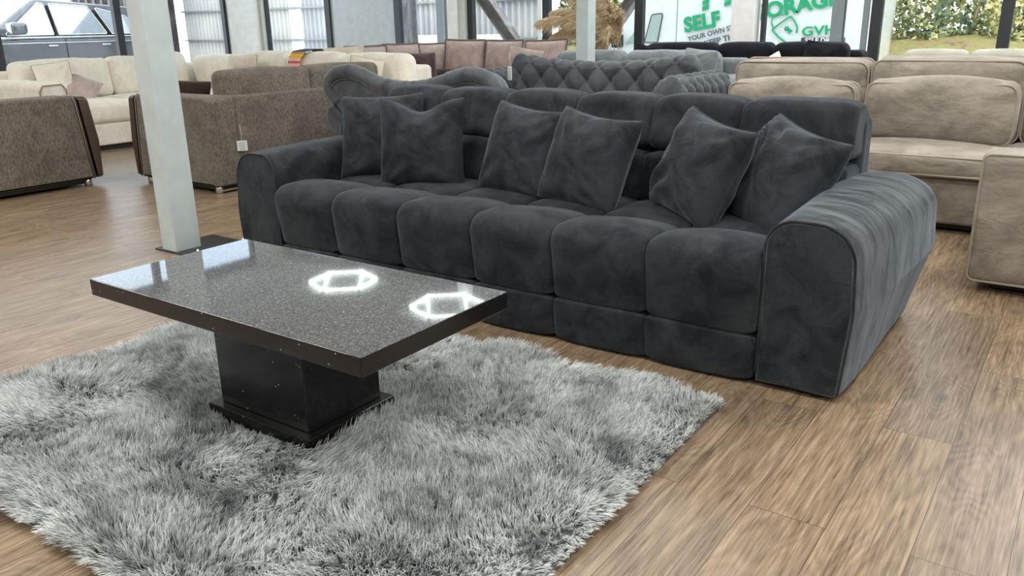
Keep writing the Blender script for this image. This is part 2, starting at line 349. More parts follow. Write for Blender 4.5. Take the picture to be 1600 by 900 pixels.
def sweep_data(P, lo, hi, R=.03, p=3., n=12, caps=True, axis='x'):
    """closed 2-D profile P (CCW) swept from lo to hi; its ends pinch inward by R (soft upholstery)"""
    area = .5 * np.sum(P[:, 0] * np.roll(P[:, 1], -1) - np.roll(P[:, 0], -1) * P[:, 1])
    if area < 0: P = P[::-1]
    t = np.roll(P, -1, 0) - np.roll(P, 1, 0); t /= np.maximum(np.linalg.norm(t, axis=1, keepdims=True), 1e-9); nrm = np.stack([t[:, 1], -t[:, 0]], 1)
    u = np.sin(np.linspace(-PI / 2, PI / 2, n)); c, h = (lo + hi) / 2, (hi - lo) / 2
    V = []
    for s in u:
        d = R * (1 - (max(0., 1 - abs(s) ** p)) ** (1 / p)); Q = P - nrm * d
        a = np.full(len(Q), c + h * s)
        V.append(np.stack([a, Q[:, 0], Q[:, 1]], 1) if axis == 'x' else np.stack([Q[:, 0], a, Q[:, 1]], 1))
    m = len(P); V = np.concatenate(V); F = []
    for k in range(n - 1):
        for i in range(m):
            F.append([k * m + i, k * m + (i + 1) % m, (k + 1) * m + (i + 1) % m, (k + 1) * m + i])
    if caps: F.append(list(range(m))[::-1]); F.append([(n - 1) * m + i for i in range(m)])
    return V, F
def sweep(name, P, lo, hi, mat, parent=None, R=.03, p=3., n=12, axis='x', fn=None, smooth=True):
    V, F = sweep_data(P, lo, hi, R, p, n, True, axis)
    if fn is not None: V = fn(V)
    o = mesh(name, V, F, mat, parent, smooth)
    bm = bmesh.new(); bm.from_mesh(o.data); bmesh.ops.recalc_face_normals(bm, faces=bm.faces)
    for f in bm.faces:
        if len(f.verts) > 4: f.smooth = False
    bm.to_mesh(o.data); bm.free(); return o
def tube(name, pts, rad, mat, parent=None, closed=False, ns=8, loc=None, rot=None, radii=None):
    P = np.array(pts, float); n = len(P); V = []; F = []
    ref = np.array([0, 0, 1.])
    prev = None
    for i in range(n):
        if closed: t = P[(i + 1) % n] - P[i - 1]
        else: t = P[min(i + 1, n - 1)] - P[max(i - 1, 0)]
        t = t / max(np.linalg.norm(t), 1e-9)
        if prev is None:
            a = np.cross(t, ref)
            if np.linalg.norm(a) < .1: a = np.cross(t, np.array([0, 1., 0]))
        else: a = prev - t * (prev @ t)
        a = a / np.linalg.norm(a); b = np.cross(t, a); prev = a; rr = radii[i] if radii is not None else rad
        for k in range(ns):
            th = 2 * PI * k / ns; V.append(P[i] + rr * (a * math.cos(th) + b * math.sin(th)))
    for i in range(n if closed else n - 1):
        for k in range(ns):
            F.append([i * ns + k, i * ns + (k + 1) % ns, ((i + 1) % n) * ns + (k + 1) % ns, ((i + 1) % n) * ns + k])
    if not closed: F.append(list(range(ns))[::-1]); F.append([(n - 1) * ns + k for k in range(ns)])
    return mesh(name, V, F, mat, parent, True, loc, rot)
def lathe(name, prof, mat, parent=None, loc=(0, 0, 0), ns=24, rot=None):
    V = []; F = []
    for r, z in prof:
        for k in range(ns): V.append((r * math.cos(2 * PI * k / ns), r * math.sin(2 * PI * k / ns), z))
    m = len(prof)
    for i in range(m - 1):
        for k in range(ns): F.append([i * ns + k, i * ns + (k + 1) % ns, (i + 1) * ns + (k + 1) % ns, (i + 1) * ns + k])
    F.append(list(range(ns))[::-1]); F.append([(m - 1) * ns + k for k in range(ns)])
    return mesh(name, V, F, mat, parent, True, loc, rot)

# ------------------------------------------------------------------ camera
H = 1.15; FPX = 1281.76; PITCH = .3097; ROLL = -.0181; YAW = -.6176
F_ = Vector((math.sin(YAW) * math.cos(PITCH), math.cos(YAW) * math.cos(PITCH), -math.sin(PITCH)))
r_ = Vector((math.cos(YAW), -math.sin(YAW), 0)); u_ = r_.cross(F_)
R_ = r_ * math.cos(ROLL) + u_ * math.sin(ROLL); U_ = -r_ * math.sin(ROLL) + u_ * math.cos(ROLL)
cd = bpy.data.cameras.new('camera'); cam = bpy.data.objects.new('camera', cd); COL.objects.link(cam)
mw = Matrix((R_, U_, -F_)).transposed().to_4x4(); mw.translation = Vector((0, 0, H)); cam.matrix_world = mw
cd.sensor_fit = 'HORIZONTAL'; cd.sensor_width = 36; cd.lens = FPX / 1600 * 36; cd.clip_start = .02; cd.clip_end = 300
scn.camera = cam

# ------------------------------------------------------------------ room shell
XL, XR, YB, YF, ZC = -11.6, 5.0, 9.3, -4.0, 3.6
ZW = 3.52
struct(box('floor', (XL - .1, YF - .1, -.08), (XR + .1, YB + .1, 0), M['floor'], bev=.001))
struct(box('ceiling', (XL - .1, YF - .1, ZC), (XR + .1, YB + .1, ZC + .12), M['ceil'], bev=.001))
struct(box('wall_right', (XR, YF - .1, 0), (XR + .12, YB + .1, ZC), M['wall'], bev=.001))
struct(box('wall_front', (XL - .1, YF - .12, 0), (XR, YF, ZC), M['wall'], bev=.001))
struct(box('wall_back', (XL, YB + .0, ZW), (XR, YB + .1, ZC), M['wall'], bev=.001))
struct(box('wall_left', (XL - .1, YF, ZW), (XL, YB, ZC), M['wall'], bev=.001))
wn = [0]
def glazing(axis, a0, a1, w0, w1, solid=False):
    """one fixed light between two mullions; w0/w1 = half widths of its jambs"""
    wn[0] += 1; V = []; F = []
    zb, zt = .0, ZW
    def add(al, ah, zl, zh, d0=-.04, d1=.04):
        b = len(V)
        for z in (zl, zh):
            for a, d in ((al, d0), (ah, d0), (ah, d1), (al, d1)):
                V.append((a, YB + .05 + d, z) if axis == 'x' else (XL - .05 + d, a, z))
        for q in ([0, 3, 2, 1], [4, 5, 6, 7], [0, 1, 5, 4], [1, 2, 6, 5], [2, 3, 7, 6], [3, 0, 4, 7]): F.append([b + k for k in q])
    add(a0, a0 + w0, zb, zt); add(a1 - w1, a1, zb, zt); add(a0 + w0, a1 - w1, zb, .1); add(a0 + w0, a1 - w1, zt - .06, zt)
    o = struct(mesh('window_%d' % wn[0], V, F, M['frame'], None, False, weld=0))
    if axis == 'x': p = box('panel' if solid else 'pane', (a0 + w0, YB + .045, .1), (a1 - w1, YB + .055, zt - .06), M['panel'] if solid else M['glass'], o, .001)
    else: p = box('pane', (XL - .055, a0 + w0, .1), (XL - .045, a1 - w1, zt - .06), M['glass'], o, .001)
    return o
hw = .052
# back wall, left to right
for a0, a1, w0, w1, s in [(-11.5, -10.03, .02, hw, 0), (-10.03, -8.58, hw, hw, 1), (-8.58, -7.55, hw, .01, 0), (-7.3, -6.01, .11, hw, 0), (-6.01, -4.69, hw, hw, 0),
                          (-4.69, -3.5, hw, .01, 0), (-3.2, -2.015, .04, hw, 0), (-2.015, -.86, hw, hw, 0), (-.86, .35, hw, hw, 0), (.35, 1.55, hw, hw, 0), (1.55, 2.75, hw, hw, 0), (2.75, 3.95, hw, hw, 0), (3.95, 5.0, hw, hw, 0)]:
    glazing('x', a0, a1, w0, w1, s)
# left wall, front to back
struct(box('wall_left', (XL - .12, YF, 0), (XL, 3.6, ZW), M['wall'], bev=.001))  # unseen solid stretch, added in place of glazing to block side light
for a0, a1 in [(3.6, 5.15), (5.15, 6.82), (6.82, 8.65)]:
    glazing('y', a0, a1, hw, hw)
# white columns of the glazed wall
struct(box('trim_1', (-11.74, 9.24, 0), (-11.5, 9.42, ZC), M['stone_frame'], bev=.005))
struct(box('trim_2', (-11.76, 8.65, 0), (-11.56, 9.24, ZC), M['white_frame'], bev=.005))
struct(box('trim_3', (-7.55, 9.2, 0), (-7.37, 9.4, ZC), M['white_frame'], bev=.005))
struct(box('trim_4', (-7.37, 9.22, 0), (-7.28, 9.38, ZC), M['stone_frame'], bev=.005))
struct(box('trim_5', (-3.5, 9.2, 0), (-3.24, 9.4, ZC), M['white_frame'], bev=.005))

def post(name, x, y, w, d, label, plate=None):
    t = thing(name, label, 'post', (x, y, 0))
    box('shaft', (-w / 2, -d / 2, .0), (w / 2, d / 2, ZC), M['white_paint'], t, .004)
    if plate:
        (ax, ay), (bx, by) = plate
        p = box('base_plate', (ax, ay, 0), (bx, by, .008), M['steel_dark'], t, .002)
        for q in ((bx - .04, by - .04), (bx - .04, ay + .04)):
            lathe('bolt', [(.011, 0), (.011, .012), (.006, .013), (.006, .03)], M['chrome'], p, (q[0] - (ax + bx) / 2, q[1] - (ay + by) / 2, .004), 6)
    return t
post('support_post', -4.05, 2.545, .128, .155, 'white square steel post standing on the floor just left of the charcoal sofa', ((-.12, -.09), (.26, .28)))
post('support_post', -3.97, 6.83, .125, .14, 'white square steel post rising behind the buttoned grey sofa, in front of the pampas grass')

# ------------------------------------------------------------------ lights of the room
def hex_light(cx, cy, label):
    t = thing('hexagon_ceiling_light', label, 'ceiling light', (cx, cy, ZC - .05), group='hexagon ceiling lights')
    R = .5; R = .54; c = [(R * math.cos(PI / 3 * k + .72), R * math.sin(PI / 3 * k + .72)) for k in range(6)]
    segs = [(c[k], c[(k + 1) % 6]) for k in range(6)] + [(c[1], c[5]), (c[2], c[4])]
    for a, b in segs:
        tube('led_tube', [(a[0], a[1], 0), (b[0], b[1], 0)], .012, M['bulb'], t, ns=6)
    for a in c: tube('connector', [(a[0], a[1], -.002), (a[0], a[1], .05)], .024, M['lamp_body'], t, ns=8)
    return t
hexes = [(-9.47, 8.68), (-7.28, 8.62)]
for (x, y), lab in zip(hexes, ['hexagon of white light tubes reflected in the middle of the coffee table top', 'hexagon of white light tubes reflected near the right corner of the table top']):
    hex_light(x, y, lab)
def area(loc, sx, sy, power, col=(1, .98, .95), rot=(0, 0, 0)):
    l = bpy.data.lights.new('lamp', 'AREA'); l.shape = 'RECTANGLE'; l.size = sx; l.size_y = sy; l.energy = power; l.color = col
    o = bpy.data.objects.new('lamp', l); COL.objects.link(o); o.location = loc; o.rotation_euler = rot; return o
for x in (-9.5, -6.2, -2.9, .4, 3.4):
    for y in (-2.5, .9, 4.3, 7.6):
        if x < -6 and y > 4: continue
        area((x, y, ZC - .04), 1.3, 1.3, 58)
# portals for the sky
for loc, sx, sy, rot in [((-3.3, YB + .12, 1.7), 16.6, 3.4, (-PI / 2, 0, 0)), ((XL - .14, 6.1, 1.7), 3.4, 5, (0, -PI / 2, 0))]:
    p = area(loc, sx, sy, 1, rot=rot); p.data.cycles.is_portal = True
w = bpy.data.worlds.new('sky'); scn.world = w; w.use_nodes = True
wnt = w.node_tree; bg = wnt.nodes['Background']
tc = wnt.nodes.new('ShaderNodeTexCoord'); sp = wnt.nodes.new('ShaderNodeTexNoise'); sp.inputs['Scale'].default_value = 2.5; sp.inputs['Detail'].default_value = 5
wnt.links.new(tc.outputs['Generated'], sp.inputs['Vector'])
rp = wnt.nodes.new('ShaderNodeValToRGB'); rp.color_ramp.elements[0].position = .35; rp.color_ramp.elements[0].color = (.62, .75, .95, 1); rp.color_ramp.elements[1].position = .6; rp.color_ramp.elements[1].color = (1, 1, 1, 1)
wnt.links.new(sp.outputs[0], rp.inputs[0]); wnt.links.new(rp.outputs[0], bg.inputs[0]); bg.inputs[1].default_value = 3.2

# ------------------------------------------------------------------ charcoal sofa
S = thing('tufted_sofa', 'large charcoal velvet sofa with deep square tufts and fat rounded arms', 'sofa', (-1.96, 2.95, 0))
def off(P): return P
sx0, sw = -1.96, .3845          # world x of centre, tuft pitch
def shift(o): o.location = Vector(o.location) - Vector((-1.96, 2.95, 0)); return o
xs = [-3.1, -2.72, -2.335, -1.945, -1.57, -1.19, -.80]
fp = densify(rounded_poly([(2.462, .172, .022), (2.90, .172, .02), (2.90, .36, .04), (2.80, .425, .10), (2.60, .468, .3), (2.425, .462, .14)], 8), .03)
fp = fp + 0
lowp = densify(rounded_poly([(2.476, .006, .015), (2.80, .006, .02), (2.80, .184, .02), (2.458, .182, .016)], 5), .03)
rp_ = densify(rounded_poly([(2.79, .25, .02), (3.28, .25, .02), (3.28, .43, .03), (3.10, .445, .1), (2.80, .44, .09)], 6), .03)
shift(box('plinth', (-3.35, 2.52, .02), (-.57, 3.46, .27), M['velvet'], S))
for i in range(6):
    a, b = xs[i] - .003, xs[i + 1] + .003
    def bulge(V, a=a, b=b):
        u = (V[:, 0] - (a + b) / 2) / ((b - a) / 2); g = np.clip(1 - u ** 2, 0, 1)
        V = V.copy(); zz = np.clip((V[:, 2] - .19) / .2, 0, 1) * np.clip((.50 - V[:, 2]) / .08, 0, 1)
        V[:, 1] -= .018 * g * zz * (V[:, 1] < 2.62); V[:, 2] += .012 * g * (V[:, 2] > .4)
        return V + wob(V, .003, 14, i + 3)
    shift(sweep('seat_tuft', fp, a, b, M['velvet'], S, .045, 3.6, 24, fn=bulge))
    shift(sweep('front_tuft', lowp, a, b, M['velvet'], S, .030, 3.2, 16, fn=lambda V: V + wob(V, .003, 12, i)))
    shift(sweep('seat_tuft', rp_, a, b, M['velvet'], S, .040, 2.8, 18, fn=lambda V: V + wob(V, .003, 12, i + 30)))
bx = [-3.12, -2.75, -2.355, -1.95, -1.565, -1.18, -.735]
topp = densify(rounded_poly([(3.19, .625, .05), (3.50, .61, .03), (3.50, .80, .08), (3.42, .862, .07), (3.27, .855, .08)], 7), .03)
botp = densify(rounded_poly([(3.12, .40, .05), (3.50, .40, .03), (3.50, .63, .03), (3.17, .64, .05)], 6), .03)
for i in range(6):
    a, b = bx[i] - .004, bx[i + 1] + .004
    shift(sweep('back_tuft', topp, a, b, M['velvet'], S, .045, 3., 18, fn=lambda V: V + wob(V, .003, 12, i + 60)))
    shift(sweep('back_tuft', botp, a, b, M['velvet'], S, .04, 2.6, 14, fn=lambda V: V + wob(V, .003, 12, i + 90)))
shift(rbox('back_frame', (-3.13, 3.36, .04), (-.725, 3.54, .80), M['velvet'], S, .05))
# arms: tall loaf shape, the front is flat with a rounded top, the outside bellies out and tucks in to the floor
def arm(side):
    if side > 0:
        pr = [(-.80, .008, .015), (-.522, .008, .03), (-.50, .30, .25), (-.515, .575, .13), (-.80, .578, .10)]
    else:
        pr = [(-3.405, .008, .03), (-3.11, .008, .015), (-3.11, .600, .10), (-3.395, .597, .13), (-3.425, .30, .25)]
    P = densify(rounded_poly(pr, 10), .025)
    V, F = sweep_data(P, 2.485, 3.56, .018, 4., 44, True, 'y')
    t = (V[:, 1] - 2.485) / (3.56 - 2.485)
    c = -.66 if side > 0 else -3.26
    out = (V[:, 0] - c) * side
    # belly outwards towards the middle of the arm and tuck at the rear bottom
    V[:, 0] += side * np.clip(out, 0, 1) * .36 * np.sin(np.clip(t * 1.15, 0, 1) * PI * .6) ** 1.1 * np.clip((V[:, 2] + .05) / .35, 0, 1)
    V[:, 2] += .008 * np.sin(t * PI)
    V[:, 1] -= .25 * np.clip(t - .55, 0, 1) * np.clip(.28 - V[:, 2], 0, 1) * 2.2 * (t > .55)
    V += wob(V, .003, 9, 5)
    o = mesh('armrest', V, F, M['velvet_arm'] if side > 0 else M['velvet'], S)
    bm = bmesh.new(); bm.from_mesh(o.data); bmesh.ops.recalc_face_normals(bm, faces=bm.faces)
    for f in bm.faces:
        if len(f.verts) > 4: f.smooth = False
    bm.to_mesh(o.data); bm.free(); shift(o)
    o.data.materials.append(M['velvet'])
    for p in o.data.polygons:
        if len(p.vertices) > 4: p.material_index = 1
    m = len(P); k = 2; ring = V[k * m:(k + 1) * m] + np.array([0, -.004, 0])
    z = ring[:, 2] > .03
    pts = ring[z]; j = int(np.argmax(np.linalg.norm(np.diff(pts, axis=0), axis=1))); pts = np.roll(pts, -(j + 1), axis=0) if np.linalg.norm(pts[0] - pts[-1]) < .1 else pts
    pp = tube('piping', pts - np.array([-1.96, 2.95, 0]) - 0, .0042, M['velvet'], o); pp.location = -Vector(o.location) + Vector((0, 0, 0)); pp.location = Vector((1.96 - 1.96, 0, 0)) - Vector(o.location)
    return o
arm(1); arm(-1)
for x, y in ((-.60, 2.522), (-3.32, 2.58), (-.66, 3.42), (-3.32, 3.42), (-1.96, 2.62)):
    lathe('foot', [(.014, 0), (.020, .003), (.021, .02), (.021, .05)], M['blackplastic'], S, (x + 1.96, y - 2.95, 0), 16)

# ------------------------------------------------------------------ scatter pillows
def pillow_data(w, h, t, n=30, pin=.06, sag=0., chop=0., seed=1, flange=0., wr=.0065, droop=0.):
    a = np.sin(np.linspace(-PI / 2, PI / 2, n)) * .35 + np.linspace(-1, 1, n) * .65
    Ux, Vy = np.meshgrid(a, a, indexing='ij'); Vs = []; Fs = []
    r = np.random.default_rng(seed)
    f = 1 - flange
    uu = np.clip(np.abs(Ux) / f, 0, 1); vv = np.clip(np.abs(Vy) / f, 0, 1)
    T = np.clip((1 - uu ** 2.4), 0, 1) ** .5 * np.clip((1 - vv ** 2.4), 0, 1) ** .5
    X = w / 2 * Ux * (1 - pin * (1 - Vy ** 2) * np.abs(Ux) ** 1.5)
    Y = h / 2 * Vy * (1 - pin * (1 - Ux ** 2) * np.abs(Vy) ** 1.5)
    cr = 1 - .03 * (np.abs(Ux) * np.abs(Vy)) ** 7
    X = X * cr; Y = Y * cr
    dent = np.exp(-(Ux / .45) ** 2) * np.clip((Vy + .2) / 1.2, 0, 1) ** 2
    Y = Y - chop * dent
    Y = Y - sag * h * (1 - Ux ** 2) * np.clip(Vy, 0, 1) ** 3
    th = t / 2 * T * (1 - .35 * dent * (chop > 0))
    base = 0
    for s in (1, -1):
        Z = s * (th + .003)
        P = np.stack([X, Y, Z], -1).reshape(-1, 3)
        # wrinkles radiating from corners, and soft folds
        lump = np.zeros(len(P))
        for k in range(5):
            cx, cy = r.choice([-1, 1]), r.choice([-1, 1]); dx, dy = P[:, 0] - cx * w / 2, P[:, 1] - cy * h / 2
            ang = np.arctan2(dy, dx); rr = np.hypot(dx, dy)
            lump += np.sin(ang * r.uniform(9, 17) + r.uniform(0, 6)) * np.exp(-((rr - .12) / .09) ** 2) * wr * 1.3
        for k in range(5):
            d = r.normal(size=2); d /= np.linalg.norm(d); lump += np.sin((P[:, :2] @ d) * r.uniform(25, 60) + 2. * np.sin((P[:, :2] @ d[::-1]) * 14) + r.uniform(0, 6)) * wr * .35
        P[:, 2] += s * lump * T.reshape(-1)
        Vs.append(P)
        for i in range(n - 1):
            for j in range(n - 1):
                q = [base + i * n + j, base + (i + 1) * n + j, base + (i + 1) * n + j + 1, base + i * n + j + 1]
                Fs.append(q if s > 0 else q[::-1])
        base += n * n
    # stitch the rim
    rim = [i * n for i in range(n)] + [(n - 1) * n + j for j in range(1, n)] + [i * n + n - 1 for i in range(n - 2, -1, -1)] + [j for j in range(n - 2, 0, -1)]
    for k in range(len(rim)):
        a_, b_ = rim[k], rim[(k + 1) % len(rim)]; Fs.append([a_, a_ + n * n, b_ + n * n, b_])
    V = np.concatenate(Vs); return V, Fs, [V[i] * np.array([1, 1, 0]) for i in rim]
def pillow(name, label, cat, c, w, h, t, mat, yaw=0., roll=0., tilt=.25, group=None, pipe=None, seed=1, n=26, parts=True, **kw):
    """stands upright, front towards -Y, leaning back by tilt; yaw turns it about the vertical"""
    V, F, rim = pillow_data(w, h, t, n, seed=seed, **kw)
    cy, sy = math.cos(yaw), math.sin(yaw); ex = Vector((cy, sy, 0)); nn = Vector((sy, -cy, 0)); up = Vector((0, 0, 1))
    up2 = up * math.cos(tilt) - nn * math.sin(tilt); a = ex * math.cos(roll) + up2 * math.sin(roll); b = -ex * math.sin(roll) + up2 * math.cos(roll); nz = a.cross(b)
    mw = Matrix((a, b, nz)).transposed().to_4x4(); mw.translation = Vector(c)
    o = mesh(name, V, F, mat, None); o.matrix_world = mw; o.rotation_euler = mw.to_euler(); o.location = c
    if label: tag(o, label, cat, group)
    if pipe is not None: tube('piping', rim, .0035, pipe, o, closed=True, ns=6)
    return o
G = 'charcoal pillows on the tufted sofa'
PV = M['velvet_pillow']
pillow('throw_pillow', 'charcoal velvet pillow against the left armrest, half hidden behind its neighbour', 'pillow', (-2.965, 3.06, .625), .44, .44, .20, PV, .50, .04, .38, G, PV, 3, pin=.075, sag=.01)
pillow('throw_pillow', 'charcoal velvet pillow with a notched top, overlapping the one by the left armrest', 'pillow', (-2.64, 2.99, .620), .44, .43, .20, PV, .34, .015, .16, G, PV, 5, chop=.055, pin=.075)
pillow('throw_pillow', 'charcoal velvet pillow, upright, third along the seat counting from the left armrest', 'pillow', (-2.09, 3.06, .612), .42, .42, .20, PV, -.02, -.10, .35, G, PV, 7, sag=.025, pin=.07)
pillow('throw_pillow', 'charcoal velvet pillow leaning over the third pillow, left of the bare stretch of backrest', 'pillow', (-1.72, 2.99, .608), .415, .415, .20, PV, -.10, -.11, .38, G, PV, 9, sag=.03, pin=.07, wr=.009)
pillow('throw_pillow', 'tilted charcoal velvet pillow whose low corner points at the seat, beside the end pillow', 'pillow', (-1.225, 2.99, .612), .415, .415, .21, PV, -.48, -.18, .36, G, PV, 12, sag=.025, pin=.07, wr=.009)
pillow('throw_pillow', 'charcoal velvet pillow slumped in the corner of the right armrest', 'pillow', (-.925, 3.04, .590), .435, .435, .21, PV, -.52, -.20, .50, G, PV, 15, sag=.025, pin=.07, wr=.010)

# ------------------------------------------------------------------ coffee table
T = thing('coffee_table', 'low black quartz coffee table with speckled polished top on a pedestal', 'coffee table', (-1.876, 1.508, .012))
def tb(n, lo, hi, m, par=T, r=.003):
    return box(n, lo, hi, m, par, r)
tt = tb('tabletop', (-.582, -.29, .367), (.582, .29, .419), M['quartz_top'])
tt.data.materials.append(M['quartz'])
for p in tt.data.polygons:
    if abs(p.normal.z) < .5: p.material_index = 1
tb('pedestal', (-.195, -.145, .05), (.195, .145, .367), M['quartz'])
tb('pedestal_base', (-.225, -.175, 0), (.225, .175, .05), M['quartz'])

# ------------------------------------------------------------------ rug
RX0, RX1, RY0, RY1 = -2.87, -.82, .73, 2.27
rug = rbox('shaggy_rug', (RX0, RY0, 0.0005), (RX1, RY1, .012), M['rugback'], None, .005)
tag(rug, 'silver-grey long pile shaggy rug under the black coffee table', 'rug')
def smooth_noise(P, f, seed):
    r = np.random.default_rng(seed); o = np.zeros(len(P))
    for k in range(7):
        d = r.normal(size=2); d /= np.linalg.norm(d); o += np.sin(P @ d * f * r.uniform(.5, 2.) + r.uniform(0, 6.28))
    return o / 2.6
def make_pile():
    nt = 22000; per = 10
    C = np.stack([RNG.uniform(RX0, RX1, nt), RNG.uniform(RY0, RY1, nt)], 1)
    ang = smooth_noise(C, 3.6, 1) * 2.0 + smooth_noise(C, 10., 2) * 1.1 - .9
    amt = .55 + .5 * smooth_noise(C, 6., 3) + RNG.normal(0, .15, nt)
    lean = np.stack([np.cos(ang), np.sin(ang)], 1) * np.clip(amt, .1, 1.3)[:, None]
    # outer tufts flop outward
    for k, (lo, hi) in enumerate(((RX0, RX1), (RY0, RY1))):
        dl = np.clip(1 - (C[:, k] - lo) / .08, 0, 1); dh = np.clip(1 - (hi - C[:, k]) / .08, 0, 1); lean[:, k] += (dh - dl) * 1.0
    ln = .048 + .015 * smooth_noise(C, 7., 4) + RNG.normal(0, .004, nt)
    # strands
    n = nt * per
    c = np.repeat(C, per, 0); L = np.repeat(lean, per, 0) + RNG.normal(0, .22, (n, 2)); l = np.repeat(ln, per) * RNG.uniform(.8, 1.15, n)
    root = c + RNG.normal(0, .0055, (n, 2)); tuftc = c
    # flattened under the pedestal
    under = (np.abs(root[:, 0] + 1.876) < .225) & (np.abs(root[:, 1] - 1.508) < .175)
    keep = ~under; root, L, l, tuftc = root[keep], L[keep], l[keep], tuftc[keep]; n = len(root)
    K = 5; pos = np.zeros((n, K, 3)); s = np.linspace(0, 1, K)
    m = np.linalg.norm(L, axis=1); d = L / np.maximum(m, 1e-6)[:, None]; bend = np.clip(m, 0, 1.35)
    x = np.zeros(n); z = np.zeros(n)
    for k in range(1, K):
        th = bend * (s[k] ** .8) ; x = x + np.sin(th) * l / (K - 1); z = z + np.cos(th) * l / (K - 1)
        pos[:, k, 2] = z; pos[:, k, :2] = d * x[:, None]
    pos[:, :, :2] += root[:, None, :] + (tuftc - root)[:, None, :] * (s[None, :, None] ** 2) * .35
    pos[:, :, 2] += .008
    # keep strands out of the pedestal
    for k in range(K):
        dx = pos[:, k, 0] + 1.876; dy = pos[:, k, 1] - 1.508; ins = (np.abs(dx) < .232) & (np.abs(dy) < .182) & (pos[:, k, 2] < .065)
        px_ = .232 - np.abs(dx); py_ = .182 - np.abs(dy); fx = ins & (px_ < py_); fy = ins & ~(px_ < py_)
        pos[fx, k, 0] = -1.876 + np.sign(dx[fx]) * .232; pos[fy, k, 1] = 1.508 + np.sign(dy[fy]) * .182
    cu = bpy.data.hair_curves.new('pile'); cu.add_curves([K] * n)
    cu.position_data.foreach_set('vector', pos.reshape(-1).astype(np.float32))
    ra = cu.attributes.get('radius') or cu.attributes.new('radius', 'FLOAT', 'POINT')
    rad = np.tile(np.array([.0010, .0011, .0011, .0008, .0002]), n) * np.repeat(RNG.uniform(.6, 1.25, n), K)
    ra.data.foreach_set('value', rad.astype(np.float32))
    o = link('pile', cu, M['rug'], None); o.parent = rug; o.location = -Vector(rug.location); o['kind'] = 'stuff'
make_pile()

# ------------------------------------------------------------------ generic sofa pieces
def cushion(name, lo, hi, mat, parent, puff=.03, r=.05, pipe=None, wa=.004, seed=0, rot=None, n=8):
    lo, hi = np.array(lo, float), np.array(hi, float); s = hi - lo
    pf = [puff if s[k] < .35 else puff * .45 for k in range(3)]
    o = rbox(name, lo, hi, mat, parent, r, pf, n, wa, 14, seed, rot)
    if pipe is not None:
        k = int(np.argmin(s)); i, j = [q for q in range(3) if q != k]
        P = rounded_poly([(-s[i] / 2, -s[j] / 2, r), (s[i] / 2, -s[j] / 2, r), (s[i] / 2, s[j] / 2, r), (-s[i] / 2, s[j] / 2, r)], 5)
        for sg in (-1, 1):
            pts = np.zeros((len(P), 3)); pts[:, i] = P[:, 0]; pts[:, j] = P[:, 1]; pts[:, k] = sg * (s[k] / 2 - r * .45)
            tube('piping', pts, .007, pipe, o, True, 6)
    return o

# beige velvet corner sofa on the right
B = thing('corner_sofa', 'beige velvet corner sofa with piped box cushions behind the right armrest', 'sofa', (-.9, 5.4, 0))
def bl(o): o.location = Vector(o.location) - Vector((-.9, 5.4, 0)); return o
bl(box('plinth', (-2.05, 5.12, 0.01), (.95, 6.05, .06), M['blackplastic'], B))
bl(rbox('base', (-2.12, 5.04, .05), (1.0, 6.1, .31), M['beige'], B, .02))
bl(rbox('back_frame', (-2.15, 5.86, .3), (1.0, 6.1, .80), M['beige'], B, .05))
bl(cushion('armrest', (-2.33, 5.0, .05), (-2.1, 6.1, .60), M['beige'], B, .02, .05))
for k, (a, b) in enumerate(((-2.1, -1.275), (-1.265, -.40), (-.39, .45))):
    bl(cushion('seat_cushion', (a, 4.99, .312), (b, 5.75, .440), M['beige'], B, .035, .03, M['beige_piping'], .003, k))
for k, (a, b, z) in enumerate(((-2.08, -1.225, .90), (-1.205, -.37, .915), (-.36, .45, .91))):
    bl(cushion('back_cushion', (a, 5.62, .44), (b, 5.86, z), M['beige'], B, .035, .06, M['beige_piping'], .006, k + 5, rot=(.10, 0, 0)))
for k, (a, b, z0, z1) in enumerate(((-2.03, -1.235, .44, .775), (-1.17, -.385, .455, .795))):
    pc = cushion('bolster_cushion', (a, 5.37, z0), (b, 5.53, z1), M['beige'], None, .04, .055, M['beige_piping'], .006, k + 9, rot=(.12, 0, 0))
    tag(pc, ['long beige piped bolster cushion, partly hidden by the charcoal backrest', 'long beige piped bolster cushion fully in view above the beige seat'][k], 'cushion', 'beige bolster cushions')
# return of the corner towards the viewer, closed by a panel arm
bl(rbox('base', (-.36, 4.2, .05), (1.0, 5.04, .31), M['beige'], B, .02))
bl(cushion('seat_cushion', (-.35, 4.22, .312), (.48, 4.98, .44), M['beige'], B, .03, .03, M['beige_piping'], .003, 22))
bl(box('plinth', (-.28, 4.05, 0.005), (.9, 5.1, .06), M['blackplastic'], B))
ae = bl(rbox('armrest', (-.372, 3.965, .045), (1.0, 4.21, .605), M['beige'], B, .028, (0, .012, .012), 10, .003, 12, 4))
P_ = rounded_poly([(-.68, -.275, .03), (.68, -.275, .03), (.68, .275, .03), (-.68, .275, .03)], 5)
tube('piping', [(p[0], -.118, p[1]) for p in P_], .006, M['beige_piping'], ae, True, 6)

# pale sofa at the far right, only its two back cushions show
O_ = thing('pale_sofa', 'pale sage sofa whose two low back cushions rise behind the beige sofa', 'sofa', (-.9, 7.6, 0))
def ol(o): o.location = Vector(o.location) - Vector((-.9, 7.6, 0)); return o
ol(rbox('base', (-1.55, 6.95, .06), (.2, 7.9, .42), M['pale_green'], O_, .03))
ol(rbox('back_frame', (-1.55, 7.65, .4), (.2, 7.9, .76), M['pale_green'], O_, .04))
for a, b in ((-1.38, -.915), (-.90, -.35)): ol(cushion('back_cushion', (a, 7.45, .42), (b, 7.66, .905), M['pale_green'], O_, .02, .05, None, .004, 3))
ol(cushion('seat_cushion', (-1.5, 6.97, .42), (.15, 7.45, .50), M['pale_green'], O_, .02, .03, None, .003, 4))

